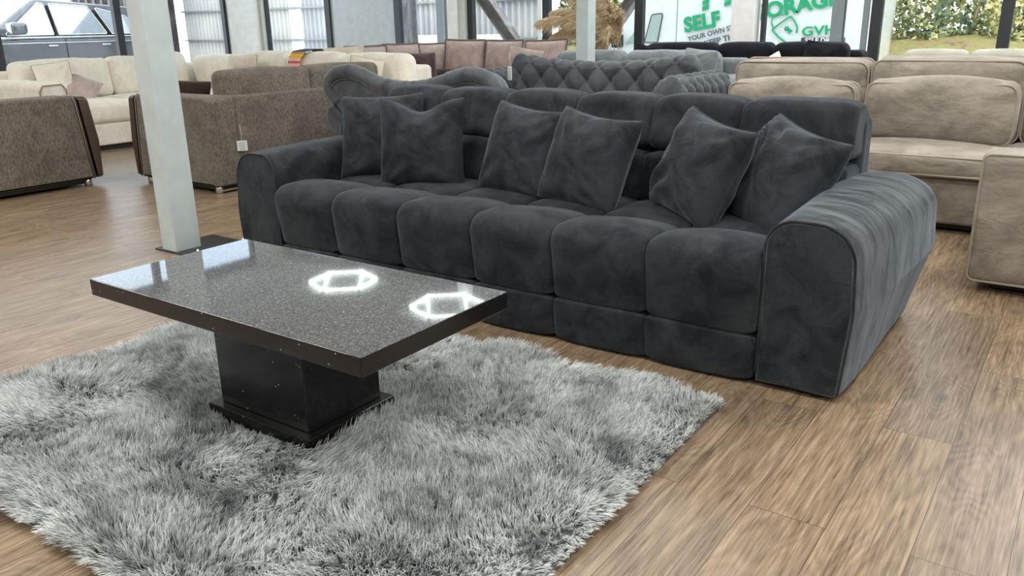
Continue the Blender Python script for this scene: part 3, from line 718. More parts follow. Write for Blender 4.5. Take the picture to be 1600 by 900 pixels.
# brown chenille sofas with leather fronts
def brown_arm(parent, lo, hi, front, outer):
    """slab arm; 'front' axis direction is +Y in local frame; lo/hi give local x and y extents"""
    x0, x1 = lo[0], hi[0]; y0, y1 = lo[1], hi[1]
    P = densify(rounded_poly([(y0, .055, .012), (y1 - .085, .055, .012), (y1 - .15, .70, .05), (y0, .70, .05)], 6), .04)
    a = sweep('armrest', P, x0, x1, M['brown'], parent, .02, 4., 10)
    P2 = densify(rounded_poly([(y1 - .085, .055, .012), (y1 + .0, .055, .03), (y1 + .012, .35, .3), (y1 - .03, .69, .05), (y1 - .15, .70, .02)], 6), .04)
    sweep('leather_facing', P2, x0 + .004, x1 - .004, M['leather'], parent, .03, 3., 10)
    q = [(outer, y1 - .087, .06), (outer, y1 - .118, .37), (outer, y1 - .147, .66), ((x0 + x1) / 2 + (outer - (x0 + x1) / 2) * .8, y1 - .152, .702)]
    tube('piping', q, .005, M['leather_light'], parent, ns=6)
    return a
def brown_sofa(name, label, loc, rz, L):
    t = thing(name, label, 'sofa', loc, rz)
    # local frame: seat opens towards +Y, length along X, origin at centre
    h = L / 2; D = .52
    rbox('base', (-h + .24, -D + .03, .07), (h - .24, D - .08, .34), M['brown'], t, .02)
    rbox('back_frame', (-h + .245, -D, .06), (h - .245, -D + .20, .695), M['brown'], t, .02)
    brown_arm(t, (-h, -D), (-h + .25, D), 1, -h); brown_arm(t, (h - .25, -D), (h, D), 1, h)
    n = 2
    w_ = (L - .52) / n
    for k in range(n):
        a = -h + .26 + k * w_
        cushion('seat_cushion', (a + .005, -D + .2, .34), (a + w_ - .005, D - .06, .47), M['brown'], t, .02, .04, None, .003, k)
        cushion('back_cushion', (a + .005, -D + .06, .46), (a + w_ - .005, -D + .30, .865), M['brown'], t, .025, .05, None, .005, k + 2)
    rbox('plinth_rail', (-h + .05, -D + .04, .02), (h - .05, D - .1, .07), M['blackplastic'], t, .01)
    for x in (-h + .06, h - .06):
        for y in (-D + .05, D - .12): lathe('foot', [(.03, 0), (.03, .05), (.024, .056)], M['chrome'], t, (x, y, 0), 14)
    return t
# one faces the window wall (its side is at x=-6.4), the other faces left and shows its back
brown_sofa('brown_sofa', 'brown chenille sofa at the left edge, its side panel edged by a dark leather front', (-7.42, 2.93, 0), 0, 2.04)
b2 = brown_sofa('brown_sofa', 'brown chenille sofa seen from behind, right of the white post, with a price tag', (-5.72, 4.66, 0), PI / 2, 2.1)
rbox('chrome_rail', (-1.0, -.505, .012), (-.2, -.49, .03), M['chrome'], b2, .004)

def price_tag(c, yaw, label, s=1., w_=.075, h_=.075):
    t = thing('price_tag', label, 'price tag', c, yaw)
    rbox('card', (-w_ / 2 * s, -.002, -h_ * s), (w_ / 2 * s, .002, 0), M['tagpaper'], t, .0015)
    for k in range(4): rbox('printing', (-.3 * w_ * s, -.0035, -.012 * s - h_ * s * .2 * (k + .5)), (.3 * w_ * s, -.0025, -.007 * s - h_ * s * .2 * (k + .5)), M['taggreen'], t, .0004, n=1)
    tube('string', [(0, 0, -.004), (.003, .002, .05 * s), (-.002, .003, .12 * s)], .0015, M['tagpaper'], t, ns=5)
    return t
price_tag((-5.18, 3.86, .37), PI / 2 - .5, 'white card price tag hanging on the back of the brown sofa', 1.0)
price_tag((-4.40, 6.22, .80), -.3, 'white price tag hanging from the left end of the buttoned grey backrest', 1.0, .06, .12)

# cream corner sofa under the left windows
Cc = thing('corner_sofa', 'cream corner sofa running along the left windows and round the corner', 'sofa', (-8.8, 5.3, 0))
def cl(o): o.location = Vector(o.location) - Vector((-8.8, 5.3, 0)); return o
cl(box('plinth', (-9.5, 3.9, 0), (-8.32, 6.6, .05), M['cream_dark'], Cc)); cl(box('plinth', (-8.4, 5.82, 0), (-5.5, 6.6, .05), M['cream_dark'], Cc))
cl(rbox('base', (-9.6, 3.8, .05), (-8.27, 6.7, .27), M['cream'], Cc, .02)); cl(rbox('base', (-8.4, 5.77, .05), (-5.05, 6.7, .27), M['cream'], Cc, .02))
cl(rbox('back_frame', (-9.65, 3.8, .2), (-9.4, 6.75, .78), M['cream'], Cc, .05)); cl(rbox('back_frame', (-9.6, 6.5, .2), (-5.75, 6.75, .78), M['cream'], Cc, .05))
for k, (a, b) in enumerate(((4.26, 5.02), (5.03, 5.70))): cl(cushion('seat_cushion', (-9.3, a, .27), (-8.25, b, .47), M['cream'], Cc, .03, .05, None, .003, k))
for k, (a, b) in enumerate(((-9.3, -8.1), (-8.09, -6.95), (-6.94, -5.85), (-5.84, -5.0))): cl(cushion('seat_cushion', (a, 5.74, .27), (b, 6.4, .47 if k < 3 else .60), M['cream'], Cc, .03, .05, None, .003, k + 4))
for k, (a, b, z) in enumerate(((4.2, 5.22, .875), (5.23, 5.62, .875), (5.63, 6.2, .905))): cl(cushion('back_cushion', (-9.42, a, .46), (-9.17, b, z), M['cream'], Cc, .04, .07, None, .010, k + 10, rot=(0, -.12, 0)))
for k, (a, b, z) in enumerate(((-9.2, -8.22, .86), (-8.2, -7.50, .905), (-7.48, -6.62, .895), (-6.60, -5.70, .895))): cl(cushion('back_cushion', (a, 6.26, .46), (b, 6.5, z), M['cream'], Cc, .04, .08, None, .010, k + 14, rot=(.12, 0, 0)))
cl(cushion('armrest', (-9.6, 3.94, .05), (-8.30, 4.24, .70), M['cream'], Cc, .02, .06, None, .003, 3))
cl(tube('piping', [(-8.295, 3.965, .1), (-8.29, 3.965, .62), (-8.29, 4.0, .675), (-8.29, 4.18, .68), (-8.295, 4.22, .63), (-8.295, 4.22, .1)], .006, M['leather_light'], Cc, ns=6))
GP = 'loose pillows on the cream sofa'
pillow('throw_pillow', 'cream pillow with dark piping near the left arm of the cream sofa', 'pillow', (-8.98, 4.47, .70), .36, .34, .12, M['cream'], 1.15, .12, .25, GP, M['cream_dark'], 21, n=18)
pillow('throw_pillow', 'mauve velvet pillow lying behind the cream armrest, left of the white post', 'pillow', (-8.85, 4.66, .58), .34, .32, .16, M['pinkish'], .9, -.45, .7, GP, None, 22, n=18)
pillow('throw_pillow', 'small beige pillow standing against the cream back, right of the white post', 'pillow', (-7.92, 6.02, .71), .50, .36, .14, M['bone'], 0, .04, .2, GP, M['leather_light'], 23, n=18)
pillow('throw_pillow', 'flat dusty pink pillow just above the top of the brown sofa', 'pillow', (-7.58, 5.90, .635), .72, .30, .16, M['pinkish'], 0, .02, .3, GP, M['plum'], 24, n=18)
pillow('throw_pillow', 'dark brown velvet pillow poking up beside the brown sofa backrest', 'pillow', (-6.06, 4.02, .63), .44, .30, .14, M['darkbrown'], .5, -.06, .25, None, M['blackplastic'], 25, n=18)
pillow('throw_pillow', 'cream pillow with dark piping at the right end of the cream backrest', 'pillow', (-5.98, 6.0, .71), .34, .34, .12, M['bone'], .9, -.2, .25, GP, M['leather_light'], 26, n=18)
# striped throw hanging over the cream backrest
def throw():
    V = []; F = []; n = 22; w_ = 9
    prof = [(6.62, .70), (6.56, .86), (6.50, .93), (6.38, .935), (6.25, .92), (6.175, .86), (6.16, .78), (6.155, .70), (6.15, .62)]
    pr = []
    for i in range(len(prof) - 1):
        for k in range(4): a, b = prof[i], prof[i + 1]; pr.append((a[0] + (b[0] - a[0]) * k / 4, a[1] + (b[1] - a[1]) * k / 4))
    pr.append(prof[-1]); m = len(pr)
    for s in (0, .008):
        for i, (y, z) in enumerate(pr):
            for j in range(w_):
                u = j / (w_ - 1); V.append((-7.28 + .19 * u - .045 * i / m + .006 * math.sin(i * .7 + j), y - s - .008 * math.sin(j * 1.6 + i * .2), z + s + .003 * math.sin(j * 2.)))
    for s in (0, 1):
        for i in range(m - 1):
            for j in range(w_ - 1):
                b = s * m * w_ + i * w_ + j; q = [b, b + 1, b + w_ + 1, b + w_]; F.append(q if s else q[::-1])
    for i in range(m - 1):
        for j in (0, w_ - 1): b = i * w_ + j; F.append([b, b + w_, b + w_ + m * w_, b + m * w_])
    for j in range(w_ - 1):
        for i in (0, m - 1): b = i * w_ + j; F.append([b, b + 1, b + 1 + m * w_, b + m * w_])
    mt, nt, b_, o_ = new_mat('striped_wool'); L = nt.links.new
    tc = N(nt, 'ShaderNodeTexCoord'); sp = N(nt, 'ShaderNodeSeparateXYZ'); L(tc.outputs['Object'], sp.inputs[0])
    mr = N(nt, 'ShaderNodeMapRange'); L(sp.outputs[2], mr.inputs[0]); mr.inputs[1].default_value = .62; mr.inputs[2].default_value = .94
    st = [(0, (.6, .55, .55)), (.14, (.45, .12, .16)), (.22, (.7, .5, .45)), (.34, (.5, .12, .17)), (.44, (.85, .45, .42)), (.56, (.5, .13, .15)), (.64, (.85, .5, .35)), (.74, (.75, .45, .06)), (.86, (.5, .25, .05)), (.93, (.03, .08, .11))]
    r = ramp(nt, st, mr.outputs[0]); r.color_ramp.interpolation = 'CONSTANT'; L(r.outputs[0], b_.inputs['Base Color']); b_.inputs['Roughness'].default_value = .9
    return tag(mesh('throw_blanket', V, F, mt, None, weld=0), 'narrow striped throw in orange, pink and red over the cream backrest', 'throw')
throw()
pillow('throw_pillow', 'white pillow with dark grey border lying behind the striped throw', 'pillow', (-7.08, 6.64, .865), .92, .18, .12, M['bone'], 0, .04, .1, None, None, 28, n=18, flange=.1)

# mauve corner sofa by the windows
Pk = thing('corner_sofa', 'dusty mauve corner sofa with flanged cushions near the window wall', 'sofa', (-6.2, 8.0, 0))
def pl(o): o.location = Vector(o.location) - Vector((-6.2, 8.0, 0)); return o
pl(rbox('base', (-7.6, 6.95, .06), (-6.3, 8.95, .46), M['mauve'], Pk, .03)); pl(rbox('base', (-6.9, 7.65, .06), (-5.0, 8.95, .46), M['mauve'], Pk, .03))
pl(rbox('back_frame', (-7.55, 6.85, .4), (-7.25, 8.95, .80), M['mauve'], Pk, .05)); pl(rbox('back_frame', (-7.5, 8.65, .4), (-5.02, 8.95, .80), M['mauve'], Pk, .05))
pl(cushion('seat_cushion', (-7.2, 6.98, .45), (-6.36, 7.75, .60), M['beige'], Pk, .03, .06)); pl(cushion('seat_cushion', (-6.9, 7.76, .45), (-5.9, 8.6, .60), M['mauve'], Pk, .03, .06)); pl(cushion('seat_cushion', (-5.89, 7.7, .45), (-5.03, 8.5, .60), M['mauve'], Pk, .03, .06))
def flange_pillow(label, c, w_, h_, yaw, tilt, mat, seed, roll=0., group='mauve cushions with stitched borders'):
    o = pillow('flanged_cushion', label, 'cushion', c, w_, h_, .20, mat, yaw, roll, tilt, group, None, seed, n=20, flange=.09, pin=.05)
    # darker border
    V, F, rim = pillow_data(w_, h_, .2, 20, seed=seed, flange=.09, pin=.05)
    tube('border', rim, .010, M['mauve_trim'], o, closed=True, ns=6)
    return o
flange_pillow('mauve bordered cushion at the near end of the mauve sofa, just above the cream backrest', (-7.08, 7.15, .76), .62, .40, PI / 2 - .15, .18, M['mauve'], 31)
flange_pillow('mauve bordered cushion, second along the left side of the mauve sofa', (-7.05, 7.72, .76), .56, .42, PI / 2 - .2, .18, M['mauve'], 32)
flange_pillow('mauve bordered cushion, third along, just before the corner of the mauve sofa', (-7.0, 8.2, .76), .50, .40, PI / 2 - .3, .18, M['mauve'], 33)
flange_pillow('mauve bordered cushion set across the corner of the mauve sofa, its top corner peaked', (-6.60, 8.36, .79), .54, .42, .35, .22, M['mauve'], 34, -.02)
flange_pillow('mauve bordered cushion right of the corner cushion, below the slanting steel brace', (-6.05, 8.42, .79), .56, .40, .02, .2, M['mauve'], 35)
flange_pillow('mauve bordered cushion at the far right end of the mauve sofa, with one drooping corner', (-5.45, 8.42, .80), .60, .38, .0, .25, M['mauve'], 36, .03)
pillow('throw_pillow', 'plum pillow standing against the mauve sofa, right of the cream backrest', 'pillow', (-6.30, 7.20, .72), .34, .32, .14, M['plum'], .9, .0, .2, 'small pillows on the mauve sofa', M['plum'], 37, n=18)
pillow('throw_pillow', 'flat plum pillow lying low at the foot of the mauve cushions', 'pillow', (-6.45, 7.62, .62), .36, .12, .12, M['plum'], .2, .0, .2, 'small pillows on the mauve sofa', M['plum'], 38, n=14)
pillow('throw_pillow', 'small mauve pillow half hidden by the left end of the buttoned grey back', 'pillow', (-5.42, 7.95, .76), .46, .30, .12, M['mauve'], .15, -.15, .2, 'small pillows on the mauve sofa', M['mauve_trim'], 39, n=18)

# light grey sofa
Lg = thing('grey_sofa', 'light grey chenille sofa with tall back cushions behind the buttoned sofa', 'sofa', (-3.8, 7.5, 0))
def ll(o): o.location = Vector(o.location) - Vector((-3.8, 7.5, 0)); return o
ll(rbox('base', (-4.78, 7.0, .05), (-2.72, 7.98, .44), M['plush2'], Lg, .03)); ll(rbox('back_frame', (-4.78, 7.74, .4), (-2.8, 7.98, .82), M['plush2'], Lg, .05))
for k, (a, b) in enumerate(((-4.74, -3.96), (-3.94, -2.98))):
    ll(cushion('seat_cushion', (a, 7.0, .44), (b, 7.55, .56), M['plush2'], Lg, .03, .05)); ll(cushion('back_cushion', (a, 7.5, .5), (b, 7.74, .885), M['plush2'], Lg, .03, .08, None, .008, k, rot=(.12, 0, 0)))
ll(cushion('armrest', (-2.95, 7.02, .05), (-2.72, 7.9, .67), M['plush2'], Lg, .02, .05))
pillow('throw_pillow', 'large light grey pillow leaning at the right end of the light grey sofa', 'pillow', (-3.10, 7.35, .70), .46, .44, .2, M['plush2'], -.5, -.06, .22, None, None, 41, n=20, pin=.03)

# black sofa
K_ = thing('black_sofa', 'long black sofa in front of the windows facing the white van', 'sofa', (-3.1, 8.4, 0))
def kl(o): o.location = Vector(o.location) - Vector((-3.1, 8.4, 0)); return o
kl(rbox('base', (-4.3, 8.02, .06), (-1.95, 9.05, .44), M['black'], K_, .03)); kl(rbox('back_frame', (-4.3, 8.72, .4), (-1.98, 9.05, .86), M['black'], K_, .06))
for k, (a, b) in enumerate(((-4.2, -3.395), (-3.385, -2.80), (-2.79, -2.08))):
    kl(cushion('seat_cushion', (a, 8.02, .44), (b, 8.5, .57), M['black'], K_, .02, .05)); kl(cushion('back_cushion', (a, 8.5, .52), (b, 8.74, .935), M['black'], K_, .03, .07, None, .003, k, rot=(.08, 0, 0)))
for a in (-4.42, -2.06): kl(cushion('armrest', (a, 8.0, .05), (a + .2, 9.0, .64), M['black'], K_, .02, .06))
pillow('throw_pillow', 'black pillow with flat border at the left end of the black sofa', 'pillow', (-4.06, 8.36, .76), .40, .38, .12, M['black'], -.1, -.03, .2, 'pillows on the black sofa', None, 42, n=18, flange=.08, sag=.06)
pillow('throw_pillow', 'black pillow with a raised corner at the right end of the black sofa', 'pillow', (-2.27, 8.36, .78), .36, .34, .12, M['black'], 0, -.18, .2, 'pillows on the black sofa', None, 43, n=18, flange=.08)
pillow('throw_pillow', 'white pillow whose corner peeks above the beige sofa, in front of the black one', 'pillow', (-2.66, 8.1, .68), .30, .30, .10, M['ceramic'], 0, .5, .2, None, None, 44, n=16)

# buttoned grey sofa (faces the camera)
Cf = thing('buttoned_sofa', 'slate grey sofa with deep diamond buttoned back and rolled arms', 'sofa', (-3.6, 6.2, 0))
def fl(o): o.location = Vector(o.location) - Vector((-3.6, 6.2, 0)); return o
def tuft(a, b, sa, sb, depth):
    p = a / sa + b / sb; q = a / sa - b / sb
    s = np.abs(np.sin(PI * p / 1.0) * np.sin(PI * q / 1.0)) ** .62
    g = np.exp(-((np.abs(np.sin(PI * p)) ** 2 + np.abs(np.sin(PI * q)) ** 2) / .10))
    return depth * (s - .6 - .55 * g)
def tufted_back():
    nx, nv = 220, 96; x0, x1 = -4.52, -2.66
    u = np.linspace(0, 1, nx); U2 = (u - .5) * 2
    top = .845 + .085 * (np.abs(U2) ** 2.2)                       # higher at both ends
    endr = np.clip(1 - np.clip((np.abs(U2) - .86) / .14, 0, 1) ** 2.4, 0, 1) ** .5
    # profile: front face up, over the roll, down behind
    path = []
    R = .085
    for s in np.linspace(0, .42, 40): path.append((0., s, (-1, 0)))
    for th in np.linspace(0, PI, 34)[1:]: path.append((R - R * math.cos(th), .42 + R * math.sin(th), (-math.cos(th), math.sin(th))))
    for s in np.linspace(0, .42, nv - 40 - 33 + 1)[1:]: path.append((2 * R, .42 - s, (1, 0)))
    P = np.array([(a, b) for a, b, _ in path]); NN = np.array([c for _, _, c in path]); m = len(P)
    arc = np.concatenate([[0], np.cumsum(np.linalg.norm(np.diff(P, axis=0), axis=1))])
    V = np.zeros((nx, m, 3))
    for i in range(nx):
        x = x0 + (x1 - x0) * u[i]; e = endr[i]
        zt = .40 + (top[i] - .40) * (.62 + .38 * e); sc = (zt - .40) / (.42 + R)
        d = tuft(x - x0 + .115, arc - .02, .235, .30, .046) * np.where(arc > .44, .6, 1.)
        d = np.where(arc > .42 + R * 1.9, -.01, d) * (1 if True else 0)
        thick = .25 + .75 * e
        V[i, :, 0] = x; V[i, :, 1] = 6.35 + (P[:, 0] - R) * thick + R + NN[:, 0] * d * thick; V[i, :, 2] = .40 + P[:, 1] * sc + NN[:, 1] * d
    F = []
    for i in range(nx - 1):
        for j in range(m - 1): b = i * m + j; F.append([b, b + m, b + m + 1, b + 1])
    F.append([j for j in range(m)]); F.append([(nx - 1) * m + j for j in range(m)][::-1])
    for i in range(nx - 1): F.append([i * m, i * m + m - 1, (i + 1) * m + m - 1, (i + 1) * m])
    o = mesh('backrest', V.reshape(-1, 3), F, M['plush'], Cf); fl(o)
    bm = bmesh.new(); bm.from_mesh(o.data); bmesh.ops.recalc_face_normals(bm, faces=bm.faces); bm.to_mesh(o.data); bm.free()
tufted_back()
def rolled_arm(x, y0, y1, name='armrest', zt=.785, R=.115, mat=None, parent=None, sh=fl):
    mat = mat or M['plush']; parent = parent or Cf
    ny, m = 90, 60; zc = zt - R; V = np.zeros((ny, m, 3))
    th = np.linspace(-PI * .5, PI * 1.5, m, endpoint=False)
    for i in range(ny):
        y = y0 + (y1 - y0) * i / (ny - 1); e = min(1., (i / 3.) ** .5 + .75 if i < 3 else 1.)
        d = tuft(np.full(m, y - y0 + .03), th * R, .14, .17, .028)
        rr = (R + d) * e
        V[i, :, 0] = x + rr * np.cos(th); V[i, :, 1] = y; V[i, :, 2] = zc + rr * np.sin(th)
    F = [[i * m + j, i * m + (j + 1) % m, (i + 1) * m + (j + 1) % m, (i + 1) * m + j] for i in range(ny - 1) for j in range(m)]
    F.append(list(range(m))); F.append([(ny - 1) * m + j for j in range(m)][::-1])
    o = mesh(name, V.reshape(-1, 3), F, mat, parent); sh(o)
    bm = bmesh.new(); bm.from_mesh(o.data); bmesh.ops.recalc_face_normals(bm, faces=bm.faces); bm.to_mesh(o.data); bm.free()
    sh(rbox('arm_panel', (x - R * .75, y0 + .02, .05), (x + R * .75, y1, zc), mat, parent, .03))
rolled_arm(-2.52, 5.50, 6.42); rolled_arm(-4.55, 5.50, 6.42, zt=.78)
fl(rbox('base', (-4.5, 5.58, .08), (-2.55, 6.5, .42), M['plush'], Cf, .03))
for a, b in ((-4.42, -3.55), (-3.54, -2.64)): fl(cushion('seat_cushion', (a, 5.52, .40), (b, 6.34, .53), M['plush'], Cf, .03, .05))
for x in (-4.45, -2.6):
    for y in (5.65, 6.45): lathe('foot', [(.02, 0), (.035, .05), (.03, .09)], M['blackplastic'], Cf, (x + 3.6, y - 6.2, 0), 14)

# sleigh-backed sofa seen from behind
Hb = thing('scroll_back_sofa', 'slate grey sofa seen from behind with a sweeping double-humped scroll back', 'sofa', (-4.02, 4.6, 0))
def hl(o): o.location = Vector(o.location) - Vector((-4.02, 4.6, 0)); return o
ctl = [(-4.62, .08), (-4.62, .42), (-4.70, .56), (-4.79, .66), (-4.835, .74), (-4.80, .815), (-4.72, .858), (-4.60, .872), (-4.48, .85), (-4.33, .80), (-4.18, .772), (-4.02, .765), (-3.86, .775), (-3.70, .805), (-3.56, .845), (-3.44, .868), (-3.33, .855), (-3.25, .81), (-3.215, .74), (-3.24, .66), (-3.32, .56), (-3.40, .42), (-3.40, .08)]
def catmull(P, k=6):
    P = np.array(P); out = []
    for i in range(len(P) - 1):
        p0, p1, p2, p3 = P[max(i - 1, 0)], P[i], P[i + 1], P[min(i + 2, len(P) - 1)]
        for t in np.linspace(0, 1, k, endpoint=False): out.append(.5 * ((2 * p1) + (-p0 + p2) * t + (2 * p0 - 5 * p1 + 4 * p2 - p3) * t * t + (-p0 + 3 * p1 - 3 * p2 + p3) * t ** 3))
    out.append(P[-1]); return np.array(out)
oc = catmull(ctl, 6)
hl(sweep('back_panel', oc, 4.41, 4.55, M['plush'], Hb, .02, 3., 8, axis='y'))
top_c = [p for p in oc if p[1] > .60]
n_ = len(top_c); rad = [.058 * (1 + .035 * math.sin(i * 1.9)) * (0.75 + .25 * math.sin(PI * i / (n_ - 1))) for i in range(n_)]
cen = np.array([-4.02, .62])
pts = []
for p in top_c:
    d = np.array([-4.02 + (p[0] + 4.02) * .75, .62]) - p; d /= np.linalg.norm(d); q = p + d * .03; pts.append((q[0], 4.43, q[1]))
hl(tube('scroll_roll', pts, .05, M['plush'], Hb, ns=14, radii=rad))
pts2 = []
for p in oc:
    d = np.array([-4.02 + (p[0] + 4.02) * .7, .5]) - p; d /= np.linalg.norm(d); q = p + d * (.088 if p[1] > .55 else .02); pts2.append((q[0], 4.405, q[1]))
hl(tube('piping', pts2[6:-6], .006, M['plush'], Hb, ns=6))
def scroll_arm(x, s):
    P = densify(rounded_poly([(x - s * .0, .08, .01), (x + s * .13, .08, .01), (x + s * .13, .36, .05), (x + s * .215, .40, .10), (x + s * .225, .585, .11), (x + s * .09, .612, .10), (x + s * .0, .50, .02)][::s], 8), .03)
    hl(sweep('armrest', P, 4.43, 5.28, M['plush'], Hb, .03, 3., 16, axis='y'))
scroll_arm(-4.665, -1); scroll_arm(-3.375, 1)
hl(rbox('base', (-4.72, 4.52, .08), (-3.32, 5.28, .40), M['plush'], Hb, .03)); hl(cushion('seat_cushion', (-4.6, 4.6, .4), (-3.42, 5.28, .52), M['plush'], Hb, .03, .05))
for x in (-4.6, -3.45):
    for y in (4.5, 5.2): lathe('foot', [(.02, 0), (.03, .05), (.03, .09)], M['blackplastic'], Hb, (x + 4.02, y - 4.6, 0), 12)

# ------------------------------------------------------------------ pampas grass
Pg = thing('pampas_grass', 'bunch of dried golden pampas plumes in a tall vase behind the white post', 'dried plant', (-4.68, 8.98, 0))
lathe('vase', [(.08, 0), (.10, .05), (.12, .25), (.10, .5), (.07, .62), (.085, .66)], M['ceramic'], Pg, (0, 0, 0), 24)
def plume(base, tip, curve, L0, n=1500, seed=0):
    r = np.random.default_rng(seed); base, tip = np.array(base, float), np.array(tip, float)
    t = np.linspace(0, 1, 24); mid = (base + tip) / 2 + np.array(curve)
    C = ((1 - t) ** 2)[:, None] * base + (2 * t * (1 - t))[:, None] * mid + (t ** 2)[:, None] * tip
    tube('stem', C, .004, M['stem'], Pg, ns=5)
    s = r.uniform(.42, 1., n); idx = s * 23; i0 = np.clip(idx.astype(int), 0, 22); f = (idx - i0)[:, None]; P = C[i0] * (1 - f) + C[i0 + 1] * f; T_ = C[i0 + 1] - C[i0]; T_ /= np.linalg.norm(T_, axis=1, keepdims=True)
    d = r.normal(size=(n, 3)); d /= np.linalg.norm(d, axis=1, keepdims=True)
    ln = L0 * (np.sin(np.clip((s - .38) / .62, 0, 1) * PI) ** .6 * .9 + .25) * r.uniform(.6, 1.2, n)
    D = T_ * .8 + d * .38 + np.array([0, 0, -.25]); D /= np.linalg.norm(D, axis=1, keepdims=True)
    side = np.cross(D, r.normal(size=(n, 3))); side /= np.linalg.norm(side, axis=1, keepdims=True)
    A = P; Bm = P + D * ln[:, None] * .55; E = P + D * ln[:, None] + np.array([0, 0, -.35]) * ln[:, None]; w_ = .003
    V = np.stack([A - side * w_ * .5, A + side * w_ * .5, Bm - side * w_, Bm + side * w_, E], 1).reshape(-1, 3)
    F = []
    for k in range(n): b = 5 * k; F += [[b, b + 1, b + 3, b + 2], [b + 2, b + 3, b + 4]]
    return mesh('plume', V, F, M['pampas'], Pg)
for k, (tp, cv) in enumerate([((-.78, -.1, 1.18), (.05, 0, .55)), ((-.62, 0, 1.30), (.05, 0, .5)), ((-.42, .05, 1.52), (0, 0, .3)), ((-.2, 0, 1.62), (0, 0, .2)), ((.02, 0, 1.50), (0, 0, .2)),
                              ((.16, -.1, 1.38), (-.05, 0, .28)), ((.26, 0, 1.24), (-.05, 0, .35)), ((.10, -.15, 1.2), (-.05, 0, .25)), ((-.66, .05, 1.02), (.02, 0, .5)), ((.22, -.1, 1.04), (-.02, 0, .35)), ((-.05, -.2, 1.1), (0, 0, .2))]):
    plume((0, 0, .5), (tp[0] - .32, tp[1] - .1, tp[2]), cv, .17, seed=k)

# ------------------------------------------------------------------ outside
ZG = -.3
struct(box('ground', (-45, -12, ZG - .1), (XL - .12, 40, ZG), M['concrete'], bev=.001))
g2 = struct(box('ground', (XL - .12, YB + .14, ZG - .1), (25, 14.2, ZG), M['concrete'], bev=.001))
def bank():
    nx, ny = 90, 24; V = []; F = []
    for i in range(nx + 1):
        for j in range(ny + 1):
            x = -14 + 36 * i / nx; y = 14.2 + 9 * j / ny; t = min(1, (y - 14.2) / 2.6)
            V.append((x, y, ZG + 1.12 * (t * t * (3 - 2 * t)) ** .7 + .03 * math.sin(x * 3.1 + y * 2) * t + .02 * math.sin(x * 7.3 - y * 5) * t))
    for i in range(nx):
        for j in range(ny): b = i * (ny + 1) + j; F.append([b, b + ny + 1, b + ny + 2, b + 1])
    return struct(mesh('ground_bank', V, F, M['bank']))
bank()
def hedge():
    n = 110000; r = RNG
    x = r.uniform(-10.5, 8, n); d = r.uniform(0, 1, n) ** 1.5; y = 16.6 + d * 1.4 + .25 * np.sin(x * 2.1) + .2 * np.sin(x * 5.3)
    z = .72 + r.uniform(0, 1, n) * (3.6 + .5 * np.sin(x * 1.3)); C = np.stack([x, y, z], 1)
    a = r.normal(size=(n, 3)); a /= np.linalg.norm(a, axis=1, keepdims=True); b = np.cross(a, r.normal(size=(n, 3))); b /= np.linalg.norm(b, axis=1, keepdims=True)
    s = r.uniform(.03, .075, n)[:, None]
    V = np.stack([C - a * s, C - b * s * .6, C + a * s, C + b * s * .6], 1).reshape(-1, 3); F = [[4 * k, 4 * k + 1, 4 * k + 2, 4 * k + 3] for k in range(n)]
    o = mesh('hedge', V, F, M['leaf'], None, False); tag(o, 'dense yellow-green hedge on the bank behind the white van', 'hedge')
    o['kind'] = 'stuff'
    for k in range(26):
        xx = -9.8 + k * .7 + random.uniform(-.2, .2); yy = 17.2
        tube('branch', [(xx, yy, .6), (xx + .1, yy - .1, 1.2), (xx + random.uniform(-.4, .4), yy - .2, 2.2), (xx + random.uniform(-.8, .8), yy, 3.6)], .035, M['stem'], o, ns=6)
hedge()
# corrugated building
def corr_wall(name, x0, x1, y, z0, z1, label, mat, pitch=.15, amp=.03):
    n = int((x1 - x0) / pitch * 8); xs_ = np.linspace(x0, x1, n); ys = y + amp * np.clip(np.sin((xs_ - x0) / pitch * 2 * PI) * 1.6, -1, 1)
    V = [];
    for x, yy in zip(xs_, ys): V += [(x, yy, z0), (x, yy, z1)]
    for x, yy in zip(xs_, ys): V += [(x, yy + .15, z0), (x, yy + .15, z1)]
    F = [[2 * i, 2 * i + 2, 2 * i + 3, 2 * i + 1] for i in range(n - 1)]; b = 2 * n
    F += [[b + 2 * i, b + 2 * i + 1, b + 2 * i + 3, b + 2 * i + 2] for i in range(n - 1)]; F += [[2 * i + 1, 2 * i + 3, b + 2 * i + 3, b + 2 * i + 1] for i in range(n - 1)]
    F += [[0, 1, b + 1, b], [2 * n - 2, b + 2 * n - 2, b + 2 * n - 1, 2 * n - 1]]
    return V, F
Cb = thing('corrugated_shed', 'pale corrugated steel building seen through the windows behind the cream sofa', 'building', (-14, 14.2, ZG))
for a, b, z0 in ((-20.6, -16.35, ZG), (-15.9, -13.3, ZG), (-12.9, -9.2, ZG)):
    V, F = corr_wall('', a, b, 14.0, z0, 5.0, '', None)
    o = mesh('sheet_wall', V, F, M['corr'], Cb, False, weld=1e-5); o.location = (14, -14.2, -ZG)
o = box('door_post', (-16.35, 13.95, ZG), (-15.9, 14.2, 5), M['vanwhite'], Cb); o.location = Vector(o.location) - Vector((-14, 14.2, ZG))
o = box('door_post', (-13.3, 13.95, ZG), (-12.9, 14.2, 5), M['vanwhite'], Cb); o.location = Vector(o.location) - Vector((-14, 14.2, ZG))
o = box('rail', (-20.6, 13.9, 1.62), (-9.2, 13.99, 1.66), M['greypost'], Cb, .003); o.location = Vector(o.location) - Vector((-14, 14.2, ZG))
o = box('rail', (-20.6, 13.9, .9), (-9.2, 13.99, .93), M['greypost'], Cb, .003); o.location = Vector(o.location) - Vector((-14, 14.2, ZG))
